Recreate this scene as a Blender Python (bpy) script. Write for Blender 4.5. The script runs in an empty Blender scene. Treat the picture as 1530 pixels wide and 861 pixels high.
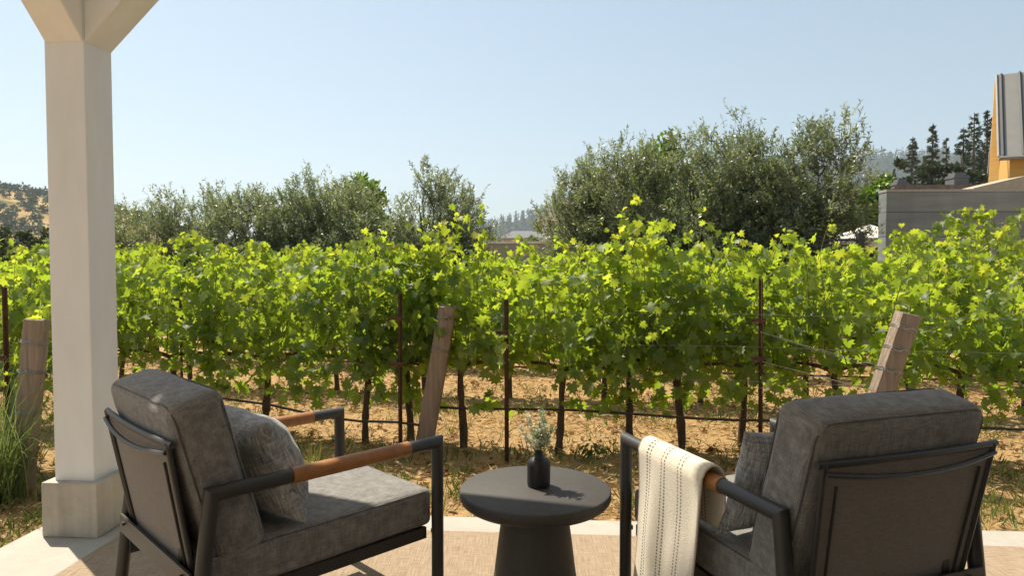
import bpy, bmesh, math, random
import numpy as np
from mathutils import Vector, Matrix, Quaternion, noise as mnoise
R = math.radians
scene = bpy.context.scene
COL = scene.collection
rng = np.random.default_rng(7)
random.seed(7)

# ------------------------------------------------------------------ helpers
def tag(o, label=None, cat=None, group=None, kind=None):
    if label: o['label'] = label
    if cat: o['category'] = cat
    if group: o['group'] = group
    if kind: o['kind'] = kind
    return o

def empty(name, loc=(0, 0, 0), rz=0.0):
    o = bpy.data.objects.new(name, None)
    o.empty_display_size = 0.1
    COL.objects.link(o)
    o.location = loc
    o.rotation_euler = (0, 0, rz)
    return o

def link(name, me, mat=None, parent=None, smooth=False):
    o = bpy.data.objects.new(name, me)
    COL.objects.link(o)
    if mat: me.materials.append(mat)
    if parent: o.parent = parent
    if smooth: me.shade_smooth()
    return o

def copy_tree(o, parent=None):
    c = o.copy(); COL.objects.link(c); c.parent = parent
    for ch in list(o.children): copy_tree(ch, c)
    return c

def np_mesh(name, verts, faces, **attrs):
    """verts (n,3), faces (m,k) -> mesh; attrs: float per vertex"""
    verts = np.asarray(verts, dtype=np.float32); faces = np.asarray(faces, dtype=np.int32)
    me = bpy.data.meshes.new(name)
    n, (m, k) = len(verts), faces.shape
    me.vertices.add(n); me.vertices.foreach_set('co', verts.ravel())
    me.loops.add(m * k); me.loops.foreach_set('vertex_index', faces.ravel())
    me.polygons.add(m)
    me.polygons.foreach_set('loop_start', np.arange(0, m * k, k, dtype=np.int32))
    me.polygons.foreach_set('loop_total', np.full(m, k, dtype=np.int32))
    for a, v in attrs.items():
        at = me.attributes.new(a, 'FLOAT', 'POINT')
        at.data.foreach_set('value', np.asarray(v, dtype=np.float32))
    me.update(calc_edges=True); me.validate()
    return me

class MB:
    """collects simple solids into one mesh"""
    def __init__(s): s.v = []; s.f = []
    def add(s, v, f):
        b = len(s.v); s.v += [tuple(p) for p in v]; s.f += [tuple(i + b for i in q) for q in f]
    def hexa(s, p):   # 8 points: bottom ring 4 (ccw), top ring 4
        s.add(p, [(3, 2, 1, 0), (4, 5, 6, 7), (0, 1, 5, 4), (1, 2, 6, 5), (2, 3, 7, 6), (3, 0, 4, 7)])
    def box(s, x0, x1, y0, y1, z0, z1):
        s.hexa([(x0, y0, z0), (x1, y0, z0), (x1, y1, z0), (x0, y1, z0), (x0, y0, z1), (x1, y0, z1), (x1, y1, z1), (x0, y1, z1)])
    def tube(s, pts, rad, n=10, caps=True, n0=None, n1=None, squash=1.0):
        pts = [Vector(p) for p in pts]
        rad = rad if isinstance(rad, (list, tuple, np.ndarray)) else [rad] * len(pts)
        rings = []
        up = Vector((0, 0, 1))
        prev = None
        for i, p in enumerate(pts):
            din = (p - pts[i - 1]).normalized() if i else (pts[1] - p).normalized()
            dout = (pts[i + 1] - p).normalized() if i < len(pts) - 1 else din
            pn = (din + dout).normalized()
            if i == 0 and n0: pn = Vector(n0).normalized()
            if i == len(pts) - 1 and n1: pn = Vector(n1).normalized()
            if prev is None:
                a = up if abs(din.dot(up)) < .9 else Vector((1, 0, 0))
                e1 = din.cross(a).normalized()
            else:
                e1 = (prev - din * prev.dot(din)).normalized()
            e2 = din.cross(e1)
            prev = e1
            ring = []
            for k in range(n):
                t = 2 * math.pi * k / n
                q = e1 * math.cos(t) * rad[i] + e2 * math.sin(t) * rad[i] * squash
                q = q - din * (q.dot(pn) / din.dot(pn))
                ring.append(p + q)
            rings.append(ring)
        v = [q for r in rings for q in r]; f = []
        for i in range(len(rings) - 1):
            for k in range(n):
                a, b = i * n + k, i * n + (k + 1) % n
                f.append((a, b, b + n, a + n))
        if caps:
            f.append(tuple(range(n - 1, -1, -1))); f.append(tuple((len(rings) - 1) * n + k for k in range(n)))
        s.add(v, f)
    def lathe(s, prof, c=(0, 0, 0), n=48):
        v = []; f = []
        for (r, z) in prof:
            for k in range(n):
                t = 2 * math.pi * k / n
                v.append((c[0] + r * math.cos(t), c[1] + r * math.sin(t), c[2] + z))
        for i in range(len(prof) - 1):
            for k in range(n):
                a, b = i * n + k, i * n + (k + 1) % n
                f.append((a, b, b + n, a + n))
        f.append(tuple(range(n - 1, -1, -1))); f.append(tuple((len(prof) - 1) * n + k for k in range(n)))
        s.add(v, f)
    def build(s, name, mat=None, parent=None, smooth=False, bevel=0.0, seg=2):
        me = bpy.data.meshes.new(name)
        me.from_pydata(s.v, [], s.f)
        if bevel:
            bm = bmesh.new(); bm.from_mesh(me)
            ed = [e for e in bm.edges if len(e.link_faces) == 2 and e.calc_face_angle(0) > .5]
            bmesh.ops.bevel(bm, geom=ed, offset=bevel, segments=seg, profile=.6, affect='EDGES')
            bm.to_mesh(me); bm.free()
        me.update()
        o = link(name, me, mat, parent)
        if smooth:
            me.shade_smooth()
            try: me.set_sharp_from_angle(angle=R(40))
            except Exception: pass
        return o

# ------------------------------------------------------------------ materials
def new_mat(name):
    m = bpy.data.materials.new(name); m.use_nodes = True
    nt = m.node_tree; nt.nodes.clear()
    out = nt.nodes.new('ShaderNodeOutputMaterial')
    return m, nt, out

def N(nt, typ, **kw):
    n = nt.nodes.new(typ)
    for k, v in kw.items():
        if k in n.inputs.keys(): n.inputs[k].default_value = v
        else: setattr(n, k, v)
    return n

def coords(nt, scale=(1, 1, 1), kind='Object', rot=(0, 0, 0)):
    tc = N(nt, 'ShaderNodeTexCoord'); mp = N(nt, 'ShaderNodeMapping')
    mp.inputs['Scale'].default_value = scale; mp.inputs['Rotation'].default_value = rot
    nt.links.new(tc.outputs[kind], mp.inputs['Vector'])
    return mp.outputs['Vector']

def noise(nt, vec, scale, detail=4, rough=.6, dist=0.0):
    n = N(nt, 'ShaderNodeTexNoise'); n.inputs['Scale'].default_value = scale
    n.inputs['Detail'].default_value = detail; n.inputs['Roughness'].default_value = rough
    n.inputs['Distortion'].default_value = dist
    nt.links.new(vec, n.inputs['Vector'])
    return n.outputs['Fac']

def ramp(nt, fac, stops):
    r = N(nt, 'ShaderNodeValToRGB')
    e = r.color_ramp.elements
    while len(e) > 1: e.remove(e[0])
    for i, (p, c) in enumerate(stops):
        el = e[0] if i == 0 else e.new(p)
        el.position = p; el.color = (*c, 1) if len(c) == 3 else c
    nt.links.new(fac, r.inputs['Fac'])
    return r.outputs['Color']

def g3(v): return (v, v, v)

def math_n(nt, op, a, b=None):
    n = N(nt, 'ShaderNodeMath', operation=op)
    for i, x in enumerate((a, b)):
        if x is None: continue
        if isinstance(x, (int, float)): n.inputs[i].default_value = x
        else: nt.links.new(x, n.inputs[i])
    return n.outputs[0]

def mix_rgb(nt, fac, a, b, mode='MIX'):
    n = N(nt, 'ShaderNodeMix', data_type='RGBA', blend_type=mode)
    for i, x in zip((0, 6, 7), (fac, a, b)):
        if isinstance(x, (int, float)): n.inputs[i].default_value = x
        elif isinstance(x, tuple): n.inputs[i].default_value = (*x, 1)
        else: nt.links.new(x, n.inputs[i])
    return n.outputs[2]

def finish(nt, out, color, rough=.7, bump=None, bstr=.3, bdist=.01, metallic=0.0, spec=.5, sheen=0):
    p = N(nt, 'ShaderNodeBsdfPrincipled')
    if isinstance(color, tuple): p.inputs['Base Color'].default_value = (*color, 1)
    else: nt.links.new(color, p.inputs['Base Color'])
    if isinstance(rough, (int, float)): p.inputs['Roughness'].default_value = rough
    else: nt.links.new(rough, p.inputs['Roughness'])
    p.inputs['Metallic'].default_value = metallic
    p.inputs['Specular IOR Level'].default_value = spec
    if sheen:
        p.inputs['Sheen Weight'].default_value = sheen
    if bump is not None:
        b = N(nt, 'ShaderNodeBump'); b.inputs['Strength'].default_value = bstr; b.inputs['Distance'].default_value = bdist
        nt.links.new(bump, b.inputs['Height']); nt.links.new(b.outputs['Normal'], p.inputs['Normal'])
    nt.links.new(p.outputs['BSDF'], out.inputs['Surface'])
    return p

def simple(name, c, rough=.6, var=.12, scale=8, metallic=0.0, spec=.5, bstr=.15, stretch=(1, 1, 1)):
    m, nt, out = new_mat(name)
    v = coords(nt, stretch)
    f = noise(nt, v, scale, 6)
    lo = tuple(x * (1 - var) for x in c); hi = tuple(min(1, x * (1 + var)) for x in c)
    finish(nt, out, ramp(nt, f, [(.3, lo), (.7, hi)]), rough, f, bstr, .005, metallic, spec)
    return m

def leaf_mat(name, stops, trans_stops, tfac=.45, gloss=.08, grough=.35):
    m, nt, out = new_mat(name)
    at = N(nt, 'ShaderNodeAttribute', attribute_name='tint')
    oi = N(nt, 'ShaderNodeObjectInfo')
    t = math_n(nt, 'ADD', at.outputs['Fac'], math_n(nt, 'MULTIPLY', math_n(nt, 'SUBTRACT', oi.outputs['Random'], .5), .16))
    d = N(nt, 'ShaderNodeBsdfDiffuse'); tr = N(nt, 'ShaderNodeBsdfTranslucent'); g = N(nt, 'ShaderNodeBsdfGlossy')
    nt.links.new(ramp(nt, t, stops), d.inputs['Color'])
    nt.links.new(ramp(nt, t, trans_stops), tr.inputs['Color'])
    g.inputs['Roughness'].default_value = grough
    m1 = N(nt, 'ShaderNodeMixShader'); m1.inputs[0].default_value = tfac
    nt.links.new(d.outputs[0], m1.inputs[1]); nt.links.new(tr.outputs[0], m1.inputs[2])
    m2 = N(nt, 'ShaderNodeMixShader'); m2.inputs[0].default_value = gloss
    nt.links.new(m1.outputs[0], m2.inputs[1]); nt.links.new(g.outputs[0], m2.inputs[2])
    nt.links.new(m2.outputs[0], out.inputs['Surface'])
    return m

def fabric(name, c, fine=260, cross=.9, sl=.35):
    m, nt, out = new_mat(name)
    v = coords(nt)
    k = .06
    a = noise(nt, coords(nt, (fine, fine * k, fine * k)), 1.0, 2, .6)
    b = noise(nt, coords(nt, (fine * k, fine * k, fine)), 1.0, 2, .6)
    b2 = noise(nt, coords(nt, (fine * k, fine, fine * k)), 1.0, 2, .6)
    w = math_n(nt, 'ADD', math_n(nt, 'MULTIPLY', a, .4), math_n(nt, 'ADD', math_n(nt, 'MULTIPLY', b, .3), math_n(nt, 'MULTIPLY', b2, .3)))
    big = noise(nt, v, 7, 4)
    w2 = math_n(nt, 'ADD', math_n(nt, 'MULTIPLY', w, .92), math_n(nt, 'MULTIPLY', big, .08))
    col = ramp(nt, w2, [(.36, tuple(x * (1 - sl * 1.3) for x in c)), (.5, c), (.63, tuple(min(1, x * (1 + sl * 1.5)) for x in c))])
    finish(nt, out, col, .95, w, .5, .004, 0, .15, .15)
    return m

M = {}
M['paint'] = simple('white_paint', (.77, .775, .775), .55, .07, 6, bstr=.10, stretch=(1, 1, .25))
M['plinth'] = None
def concrete_mat(name, c, stain=.3, sc=3.0, vert=True):
    m, nt, out = new_mat(name)
    v = coords(nt, (9, 9, .35) if vert else (1, 1, 1))
    s = noise(nt, v, 1.0, 5)
    f = noise(nt, coords(nt), sc * 6, 8)
    col = ramp(nt, s, [(.3, tuple(x * (1 - stain) for x in c)), (.62, c)])
    col = mix_rgb(nt, .35, col, ramp(nt, f, [(.3, tuple(x * .75 for x in c)), (.7, tuple(x * 1.15 for x in c))]))
    finish(nt, out, col, .85, f, .25, .004)
    return m
M['plinth'] = concrete_mat('cast_plinth', (.50, .45, .375), .45)
M['stone'] = concrete_mat('patio_stone', (.42, .39, .335), .16, 2.0, False)

def metal_mat():
    m, nt, out = new_mat('powder_coat_metal')
    f = noise(nt, coords(nt), 400, 2)
    finish(nt, out, (.034, .032, .030), .45, f, .05, .001, 0, .5)
    return m
M['metal'] = metal_mat()
M['sling'] = fabric('sling_mesh', (.19, .168, .145), 700, sl=.15)
M['cushion'] = fabric('cushion_weave', (.20, .19, .176), 460, sl=.36)
M['piping'] = fabric('cushion_piping', (.10, .095, .088), 460, sl=.3)
M['pillow'] = fabric('pillow_weave', (.30, .30, .295), 300, sl=.55)
M['leather'] = simple('tan_leather', (.33, .135, .035), .45, .18, 30, bstr=.1)
M['table'] = simple('dark_cast_stone', (.058, .052, .047), .62, .12, 40, bstr=.08, spec=.4)
M['vase'] = simple('matte_black_ceramic', (.012, .012, .013), .42, .2, 20, bstr=.05)
M['black_plastic'] = simple('black_plastic', (.015, .014, .013), .5, .2, 20)
M['rust'] = simple('rusty_steel', (.085, .036, .02), .85, .45, 25, bstr=.4)
M['wire'] = simple('galvanised_wire', (.35, .34, .32), .4, .2, 30, metallic=.7)
M['bark'] = simple('vine_bark', (.085, .055, .035), .95, .45, 30, bstr=.8, stretch=(1, 1, .3))
M['cane'] = simple('vine_cane', (.16, .15, .045), .7, .35, 20)
M['olive_bark'] = simple('olive_bark', (.10, .085, .065), .95, .35, 18, bstr=.8, stretch=(1, 1, .3))
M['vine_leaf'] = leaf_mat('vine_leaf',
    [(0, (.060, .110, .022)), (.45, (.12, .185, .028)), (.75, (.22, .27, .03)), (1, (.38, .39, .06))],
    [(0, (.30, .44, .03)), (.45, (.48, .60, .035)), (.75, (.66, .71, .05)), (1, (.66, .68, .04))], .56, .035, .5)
M['olive_leaf'] = leaf_mat('olive_leaf',
    [(0, (.085, .11, .045)), (.5, (.17, .20, .092)), (1, (.34, .355, .22))],
    [(0, (.13, .18, .045)), (.5, (.28, .335, .095)), (1, (.46, .50, .20))], .48, .10, .42)
M['bright_leaf'] = leaf_mat('bright_leaf',
    [(0, (.03, .07, .012)), (.5, (.06, .13, .015)), (1, (.13, .21, .025))],
    [(0, (.10, .20, .01)), (.5, (.2, .34, .02)), (1, (.34, .46, .03))], .45, .05, .4)
M['dark_leaf'] = leaf_mat('dark_leaf',
    [(0, (.016, .028, .010)), (.5, (.032, .052, .018)), (1, (.065, .085, .03))],
    [(0, (.03, .05, .01)), (.5, (.06, .09, .02)), (1, (.1, .13, .03))], .25, .04, .5)
M['needle'] = leaf_mat('conifer_needle',  # needle colours lightened to stand in for haze over the conifers
    [(0, (.045, .068, .038)), (.5, (.075, .105, .055)), (1, (.12, .15, .075))],
    [(0, (.02, .04, .01)), (1, (.06, .09, .03))], .2, .03, .5)
M['grass_blade'] = leaf_mat('grass_blade',
    [(0, (.06, .11, .03)), (.5, (.12, .18, .05)), (1, (.34, .27, .13))],
    [(0, (.10, .18, .03)), (.5, (.2, .28, .06)), (1, (.45, .36, .16))], .4, .05, .4)
M['straw'] = leaf_mat('dry_straw',
    [(0, (.13, .075, .03)), (.35, (.38, .23, .085)), (.7, (.54, .37, .15)), (1, (.74, .60, .34))],
    [(0, (.2, .12, .05)), (1, (.5, .36, .18))], .2, .02, .5)
M['litter'] = leaf_mat('leaf_litter',
    [(0, (.13, .065, .03)), (.5, (.30, .18, .08)), (1, (.48, .33, .17))],
    [(0, (.15, .06, .03)), (1, (.4, .22, .1))], .2, .02, .5)
M['weed'] = leaf_mat('weed_leaf',
    [(0, (.05, .085, .02)), (.5, (.10, .15, .03)), (1, (.26, .24, .08))],
    [(0, (.10, .18, .02)), (.5, (.2, .28, .04)), (1, (.4, .36, .1))], .35, .03, .5)
M['cream'] = leaf_mat('dried_plume', [(0, (.62, .60, .44)), (1, (.84, .82, .70))], [(0, (.5, .48, .3)), (1, (.7, .68, .5))], .35, .02, .5)
M['sprig'] = leaf_mat('sprig_leaf', [(0, (.22, .27, .14)), (1, (.52, .56, .40))], [(0, (.15, .2, .06)), (1, (.4, .46, .2))], .35, .03, .5)

def post_wood():
    m, nt, out = new_mat('weathered_timber')
    v = coords(nt, (30, 30, 1.3))
    f = noise(nt, v, 1.0, 8, .65, .3)
    k = noise(nt, coords(nt, (4, 4, 2.5)), 1.0, 3)
    col = ramp(nt, f, [(.28, (.055, .036, .024)), (.5, (.24, .165, .115)), (.72, (.40, .31, .235))])
    col = mix_rgb(nt, .35, col, ramp(nt, k, [(.3, (.75, .45, .3)), (.7, (1, .95, .9))]), 'MULTIPLY')
    col = mix_rgb(nt, .38, col, (.40, .34, .28))
    finish(nt, out, col, .9, f, 1.0, .02)
    return m
M['timber'] = post_wood()

def ground_mat():
    m, nt, out = new_mat('dry_vineyard_soil')
    v = coords(nt)
    a = noise(nt, v, .55, 6, .65); b = noise(nt, v, 9, 8, .7); c = noise(nt, v, 60, 4, .7)
    col = ramp(nt, a, [(.32, (.42, .215, .075)), (.5, (.54, .32, .11)), (.7, (.46, .31, .12))])
    col = mix_rgb(nt, .55, col, ramp(nt, b, [(.3, (.30, .15, .055)), (.5, (.52, .315, .11)), (.72, (.66, .47, .20))]))
    col = mix_rgb(nt, .35, col, ramp(nt, c, [(.3, (.20, .11, .055)), (.7, (.58, .43, .24))]))
    finish(nt, out, col, .95, b, 1.0, .07)
    return m
M['ground'] = ground_mat()

def rug_mat():
    m, nt, out = new_mat('woven_rug')
    a = noise(nt, coords(nt, (14, 260, 1)), 1.0, 2); b = noise(nt, coords(nt, (240, 9, 1)), 1.0, 3)
    w = math_n(nt, 'ADD', math_n(nt, 'MULTIPLY', a, .5), math_n(nt, 'MULTIPLY', b, .5))
    col = ramp(nt, w, [(.33, (.20, .142, .092)), (.5, (.33, .25, .172)), (.66, (.44, .35, .255))])
    finish(nt, out, col, .95, w, .6, .006, 0, .1)
    return m
M['rug'] = rug_mat()

def wall_mat():
    m, nt, out = new_mat('board_formed_concrete')
    tc = N(nt, 'ShaderNodeTexCoord'); sx = N(nt, 'ShaderNodeSeparateXYZ'); nt.links.new(tc.outputs['Object'], sx.inputs[0])
    zz = math_n(nt, 'MULTIPLY', sx.outputs['Z'], 1 / .46)
    fr = math_n(nt, 'FRACT', zz)
    joint = math_n(nt, 'LESS_THAN', fr, .05)
    fl = math_n(nt, 'FLOOR', zz)
    wn = N(nt, 'ShaderNodeTexWhiteNoise', noise_dimensions='1D'); nt.links.new(fl, wn.inputs['W'])
    f = noise(nt, coords(nt, (.8, .8, 6)), 1.0, 7); s = noise(nt, coords(nt, (3, 3, .3)), 1.0, 4)
    t = math_n(nt, 'ADD', math_n(nt, 'MULTIPLY', f, .5), math_n(nt, 'ADD', math_n(nt, 'MULTIPLY', wn.outputs['Value'], .12), math_n(nt, 'MULTIPLY', s, .4)))
    col = ramp(nt, t, [(.35, (.15, .165, .17)), (.7, (.27, .29, .295))])
    col = mix_rgb(nt, math_n(nt, 'MULTIPLY', joint, .7), col, (.08, .08, .08))
    finish(nt, out, col, .9, math_n(nt, 'SUBTRACT', f, math_n(nt, 'MULTIPLY', joint, .8)), .4, .02)
    return m
M['concrete'] = wall_mat()
M['dark_wall'] = simple('sky_block_dark', (.10, .095, .09), .7, .2, 8)  # dark finish of the unseen wall added to block sky light
M['stucco'] = simple('grey_stucco', (.33, .31, .30), .9, .12, 20)
M['brown_roof'] = simple('brown_shingle', (.17, .125, .10), .9, .3, 9)
M['roof_metal'] = simple('standing_seam_metal', (.26, .245, .22), .5, .07, 3, bstr=.03)
M['seam'] = simple('seam_metal', (.045, .05, .055), .5, .1, 10)
M['yellow_wood'] = simple('yellow_stained_boards', (.60, .33, .075), .7, .15, 3, stretch=(1, 1, 8))
M['chimney'] = simple('grey_chimney_metal', (.13, .13, .135), .6, .1, 5)
M['tan_roof'] = simple('tan_flat_roof', (.42, .34, .25), .9, .15, 10)
M['canvas'] = simple('ivory_canvas', (.80, .74, .64), .9, .05, 10)
M['black_fence'] = simple('black_steel', (.03, .03, .03), .6, .2, 10)
M['white'] = simple('white_trim', (.78, .77, .74), .6, .04, 10)
M['hose'] = simple('black_poly_hose', (.035, .022, .018), .55, .2, 30)

def hill_mat(name, stops, sc):
    m, nt, out = new_mat(name)
    f = noise(nt, coords(nt), sc, 8, .65)
    finish(nt, out, ramp(nt, f, stops), 1.0, f, .6, 3.0, 0, .0)
    return m
M['gold_hill'] = hill_mat('golden_hill', [(.35, (.14, .13, .055)), (.5, (.36, .25, .11)), (.65, (.47, .34, .18))], .05)
M['wood_hill'] = hill_mat('wooded_hill', [(.35, (.014, .026, .014)), (.55, (.03, .045, .022)), (.7, (.07, .075, .04))], .02)

def blanket_mat():
    m, nt, out = new_mat('striped_throw')
    s = N(nt, 'ShaderNodeAttribute', attribute_name='s').outputs['Fac']
    l = N(nt, 'ShaderNodeAttribute', attribute_name='l').outputs['Fac']
    mask = None
    for c, w in ((.060, .012), (.078, .008), (.148, .006), (.166, .008), (.236, .005), (.252, .006)):
        d = math_n(nt, 'ABSOLUTE', math_n(nt, 'SUBTRACT', s, c))
        b = math_n(nt, 'LESS_THAN', d, w * .5)
        mask = b if mask is None else math_n(nt, 'MAXIMUM', mask, b)
    dash = math_n(nt, 'LESS_THAN', math_n(nt, 'FRACT', math_n(nt, 'MULTIPLY', l, 95)), .62)
    mask = math_n(nt, 'MULTIPLY', mask, dash)
    a = noise(nt, coords(nt, (300, 300, 300)), 1.0, 2)
    col = mix_rgb(nt, math_n(nt, 'MULTIPLY', mask, .78), ramp(nt, a, [(.3, (.60, .52, .40)), (.7, (.82, .745, .61))]), (.04, .04, .045))
    finish(nt, out, col, .98, a, .5, .004, 0, .1, .2)
    return m
M['blanket'] = blanket_mat()

# ------------------------------------------------------------------ camera, light, sky
H = 1.27
cam = bpy.data.objects.new('camera', bpy.data.cameras.new('camera')); COL.objects.link(cam)
cam.location = (0, 0, H); cam.rotation_euler = (R(90 - 2.15), 0, 0)
cam.data.lens = 24.0; cam.data.sensor_width = 36.0; cam.data.clip_end = 8000; cam.data.clip_start = .05
scene.camera = cam
TILT = R(2.15)
def at(x, y, d):
    """world point seen at pixel (x, y) of the 1530x861 photo at distance d (along Y)"""
    cx = (x - 765) / 1020.; cy = (430.5 - y) / 1020.
    D = Vector((cx, math.cos(TILT) + cy * math.sin(TILT), -math.sin(TILT) + cy * math.cos(TILT)))
    s = d / D.y
    return Vector((D.x * s, d, H + D.z * s))

SUN_EL, SUN_AZ = 58.0, -45.0          # azimuth measured from +Y towards +X
sdir = Vector((math.sin(R(SUN_AZ)) * math.cos(R(SUN_EL)), math.cos(R(SUN_AZ)) * math.cos(R(SUN_EL)), math.sin(R(SUN_EL))))
sun = bpy.data.objects.new('sun', bpy.data.lights.new('sun', 'SUN')); COL.objects.link(sun)
sun.data.energy = 5.0; sun.data.angle = R(.6); sun.data.color = (1.0, .91, .76)
sun.rotation_euler = (-sdir).to_track_quat('-Z', 'Y').to_euler()
sun.location = sdir * 40
w = bpy.data.worlds.new('World'); scene.world = w; w.use_nodes = True
nt = w.node_tree; nt.nodes.clear()
sky = nt.nodes.new('ShaderNodeTexSky'); sky.sky_type = 'NISHITA'; sky.sun_disc = False
sky.sun_elevation = R(SUN_EL); sky.sun_rotation = R(SUN_AZ)
sky.air_density = 1.0; sky.dust_density = .9; sky.ozone_density = 1.2; sky.altitude = 100
bg = nt.nodes.new('ShaderNodeBackground'); bg.inputs['Strength'].default_value = .098
wo = nt.nodes.new('ShaderNodeOutputWorld')
tint = nt.nodes.new('ShaderNodeMix'); tint.data_type = 'RGBA'; tint.blend_type = 'MULTIPLY'; tint.inputs[0].default_value = 1.0
tint.inputs[7].default_value = (1.0, 1.03, .94, 1)
even = nt.nodes.new('ShaderNodeMix'); even.data_type = 'RGBA'; even.inputs[0].default_value = .42
even.inputs[7].default_value = (3.0, 3.5, 4.1, 1)
nt.links.new(sky.outputs[0], even.inputs[6]); nt.links.new(even.outputs[2], tint.inputs[6]); nt.links.new(tint.outputs[2], bg.inputs['Color']); nt.links.new(bg.outputs[0], wo.inputs['Surface'])
vs = scene.view_settings
vs.view_transform = 'Standard'; vs.look = 'None'; vs.gamma = 1.0; vs.exposure = 0.78; vs.use_curve_mapping = False
scene.render.engine = 'CYCLES'
scene.cycles.use_denoising = True
scene.cycles.max_bounces = 8; scene.cycles.transparent_max_bounces = 8; scene.cycles.volume_bounces = 0
scene.cycles.diffuse_bounces = 5; scene.cycles.transmission_bounces = 5

# ------------------------------------------------------------------ ground, patio, rug
GZ = -.10
def ground_sheet():
    n = 90
    xs = np.concatenate([-np.geomspace(12, 4000, 16)[::-1], np.linspace(-11, 11, n), np.geomspace(12, 4000, 16)])
    ys = np.concatenate([-np.geomspace(6, 3000, 12)[::-1], np.linspace(-5, 18, n), np.geomspace(19, 4000, 18)])
    X, Y = np.meshgrid(xs, ys, indexing='ij')
    Z = np.full(X.shape, GZ)
    for i in range(X.shape[0]):
        for j in range(X.shape[1]):
            x, y = X[i, j], Y[i, j]
            if abs(x) < 12 and 2.2 < y < 19:
                a = min(1, max(0, (y - (3.55 - .07 * x)) / .5))
                Z[i, j] += a * .035 * mnoise.noise(Vector((x * 1.7, y * 1.7, 0))) + a * .02 * mnoise.noise(Vector((x * 5, y * 5, 3)))
    v = np.stack([X, Y, Z], -1).reshape(-1, 3)
    a, b = X.shape
    idx = np.arange(a * b).reshape(a, b)
    f = np.stack([idx[:-1, :-1], idx[1:, :-1], idx[1:, 1:], idx[:-1, 1:]], -1).reshape(-1, 4)
    o = link('ground', np_mesh('ground', v, f), M['ground'], smooth=True)
    tag(o, 'dry golden vineyard soil with straw and shade under the vines', 'ground', kind='structure')
ground_sheet()

YAW = R(-4.0)
U = Vector((math.cos(YAW), math.sin(YAW), 0)); V = Vector((-math.sin(YAW), math.cos(YAW), 0))
O = Vector((-2.245, 3.506, 0))
def uv(a, b, z=0): p = O + U * a + V * b; return (p.x, p.y, z)
def slab_uv(a0, a1, b0, b1, z0, z1):
    return [uv(a0, b0, z0), uv(a1, b0, z0), uv(a1, b1, z0), uv(a0, b1, z0), uv(a0, b0, z1), uv(a1, b0, z1), uv(a1, b1, z1), uv(a0, b1, z1)]
mb = MB()
gap = .004
edges = [0, 1.22, 2.44, 3.66, 4.88, 6.1]
rows = [0, -1.05, -2.1, -3.15, -4.2, -6.0]
for i in range(len(edges) - 1):
    for j in range(len(rows) - 1):
        mb.hexa(slab_uv(edges[i] + gap, edges[i + 1] - gap, rows[j + 1] + gap, rows[j] - gap, -.14, 0))
mb.hexa(slab_uv(.01, 6.09, -5.99, -.01, -.15, -.012))
tag(mb.build('patio', M['stone'], bevel=.004, seg=1), 'pale stone patio floor', 'patio', kind='structure')
mb = MB(); mb.hexa(slab_uv(.46, 4.9, -3.6, -.212, .002, .011))
tag(mb.build('outdoor_rug', M['rug'], bevel=.003, seg=2), 'tan woven outdoor rug lying on the pale stone patio under both chairs', 'rug')

# ------------------------------------------------------------------ porch (post, plinth, braces, beams, unseen roof cut for its shadow)
pc = Vector((-2.027, 3.233, 0))
porch = empty('porch', pc, YAW)
tag(porch, 'white painted porch post on a stone plinth, with angled knee braces under an unseen roof shaped for its shadow', 'porch')
mb = MB(); mb.box(-.135, .135, -.135, .135, .0, .255)
mb.build('plinth', M['plinth'], porch, bevel=.008)
mb = MB(); hs = .0955; mb.box(-hs, hs, -hs, hs, .250, 3.45)
mb.build('post', M['paint'], porch, bevel=.006)
def brace(axis):
    mb = MB(); t = .145; L = 1.12; z0 = 2.27
    prof = [(hs - .002, z0), (hs + L, z0 + L), (hs + L, z0 + L + t * 1.41), (hs - .002, z0 + t * 1.41)]
    b = hs - .004
    if axis == 'u':
        p = [(x, -b, z) for x, z in prof] + [(x, b, z) for x, z in prof]
    else:
        p = [(b, -x, z) for x, z in prof] + [(-b, -x, z) for x, z in prof]
    mb.add(p, [(0, 1, 2, 3), (7, 6, 5, 4), (0, 4, 5, 1), (1, 5, 6, 2), (2, 6, 7, 3), (3, 7, 4, 0)])
    o = mb.build('brace', M['paint'], porch)
    bm = bmesh.new(); bm.from_mesh(o.data); bmesh.ops.recalc_face_normals(bm, faces=bm.faces)
    bmesh.ops.bevel(bm, geom=list(bm.edges), offset=.004, segments=2, affect='EDGES'); bm.to_mesh(o.data); bm.free()
brace('u'); brace('v')
mb = MB(); mb.box(-.3, 5.2, -.093, .093, 3.45, 3.65); mb.box(-.093, .093, -5.5, -.095, 3.452, 3.648)
mb.build('beam', M['paint'], porch)
def world_poly(name, pts, z0, z1, mat, parent):
    inv = Matrix.Rotation(-YAW, 3, 'Z')
    q = [inv @ (Vector((x, y, 0)) - pc) for x, y in pts]
    v = [(p.x, p.y, z0) for p in q] + [(p.x, p.y, z1) for p in q]
    n = len(q)
    f = [tuple(range(n - 1, -1, -1)), tuple(range(n, 2 * n))] + [(i, (i + 1) % n, (i + 1) % n + n, i + n) for i in range(n)]
    mb = MB(); mb.add(v, f)
    return mb.build(name, mat, parent)
ROOF_Z = 3.65
def shade_to_roof(qx, qy, zq=.44):
    k = (ROOF_Z - zq) / sdir.z
    return (qx + sdir.x * k, qy + sdir.y * k)
front = [(-.22, 2.44), (.34, 2.27), (.62, 1.80), (1.3, 1.76), (3.4, 1.66)]
poly = [(-2.75, -3.2), (4.2, -3.2)] + [shade_to_roof(*p) for p in reversed(front)] + [shade_to_roof(-.30, 1.75), (-1.55, 1.95), (-2.75, 1.95)]
world_poly('roof', poly, ROOF_Z, ROOF_Z + .12, M['paint'], porch)  # unseen roof, its stepped front edge shaped to throw the wanted shadow
house = empty('unseen_house_walls', (0, -2.6, 0))
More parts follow.
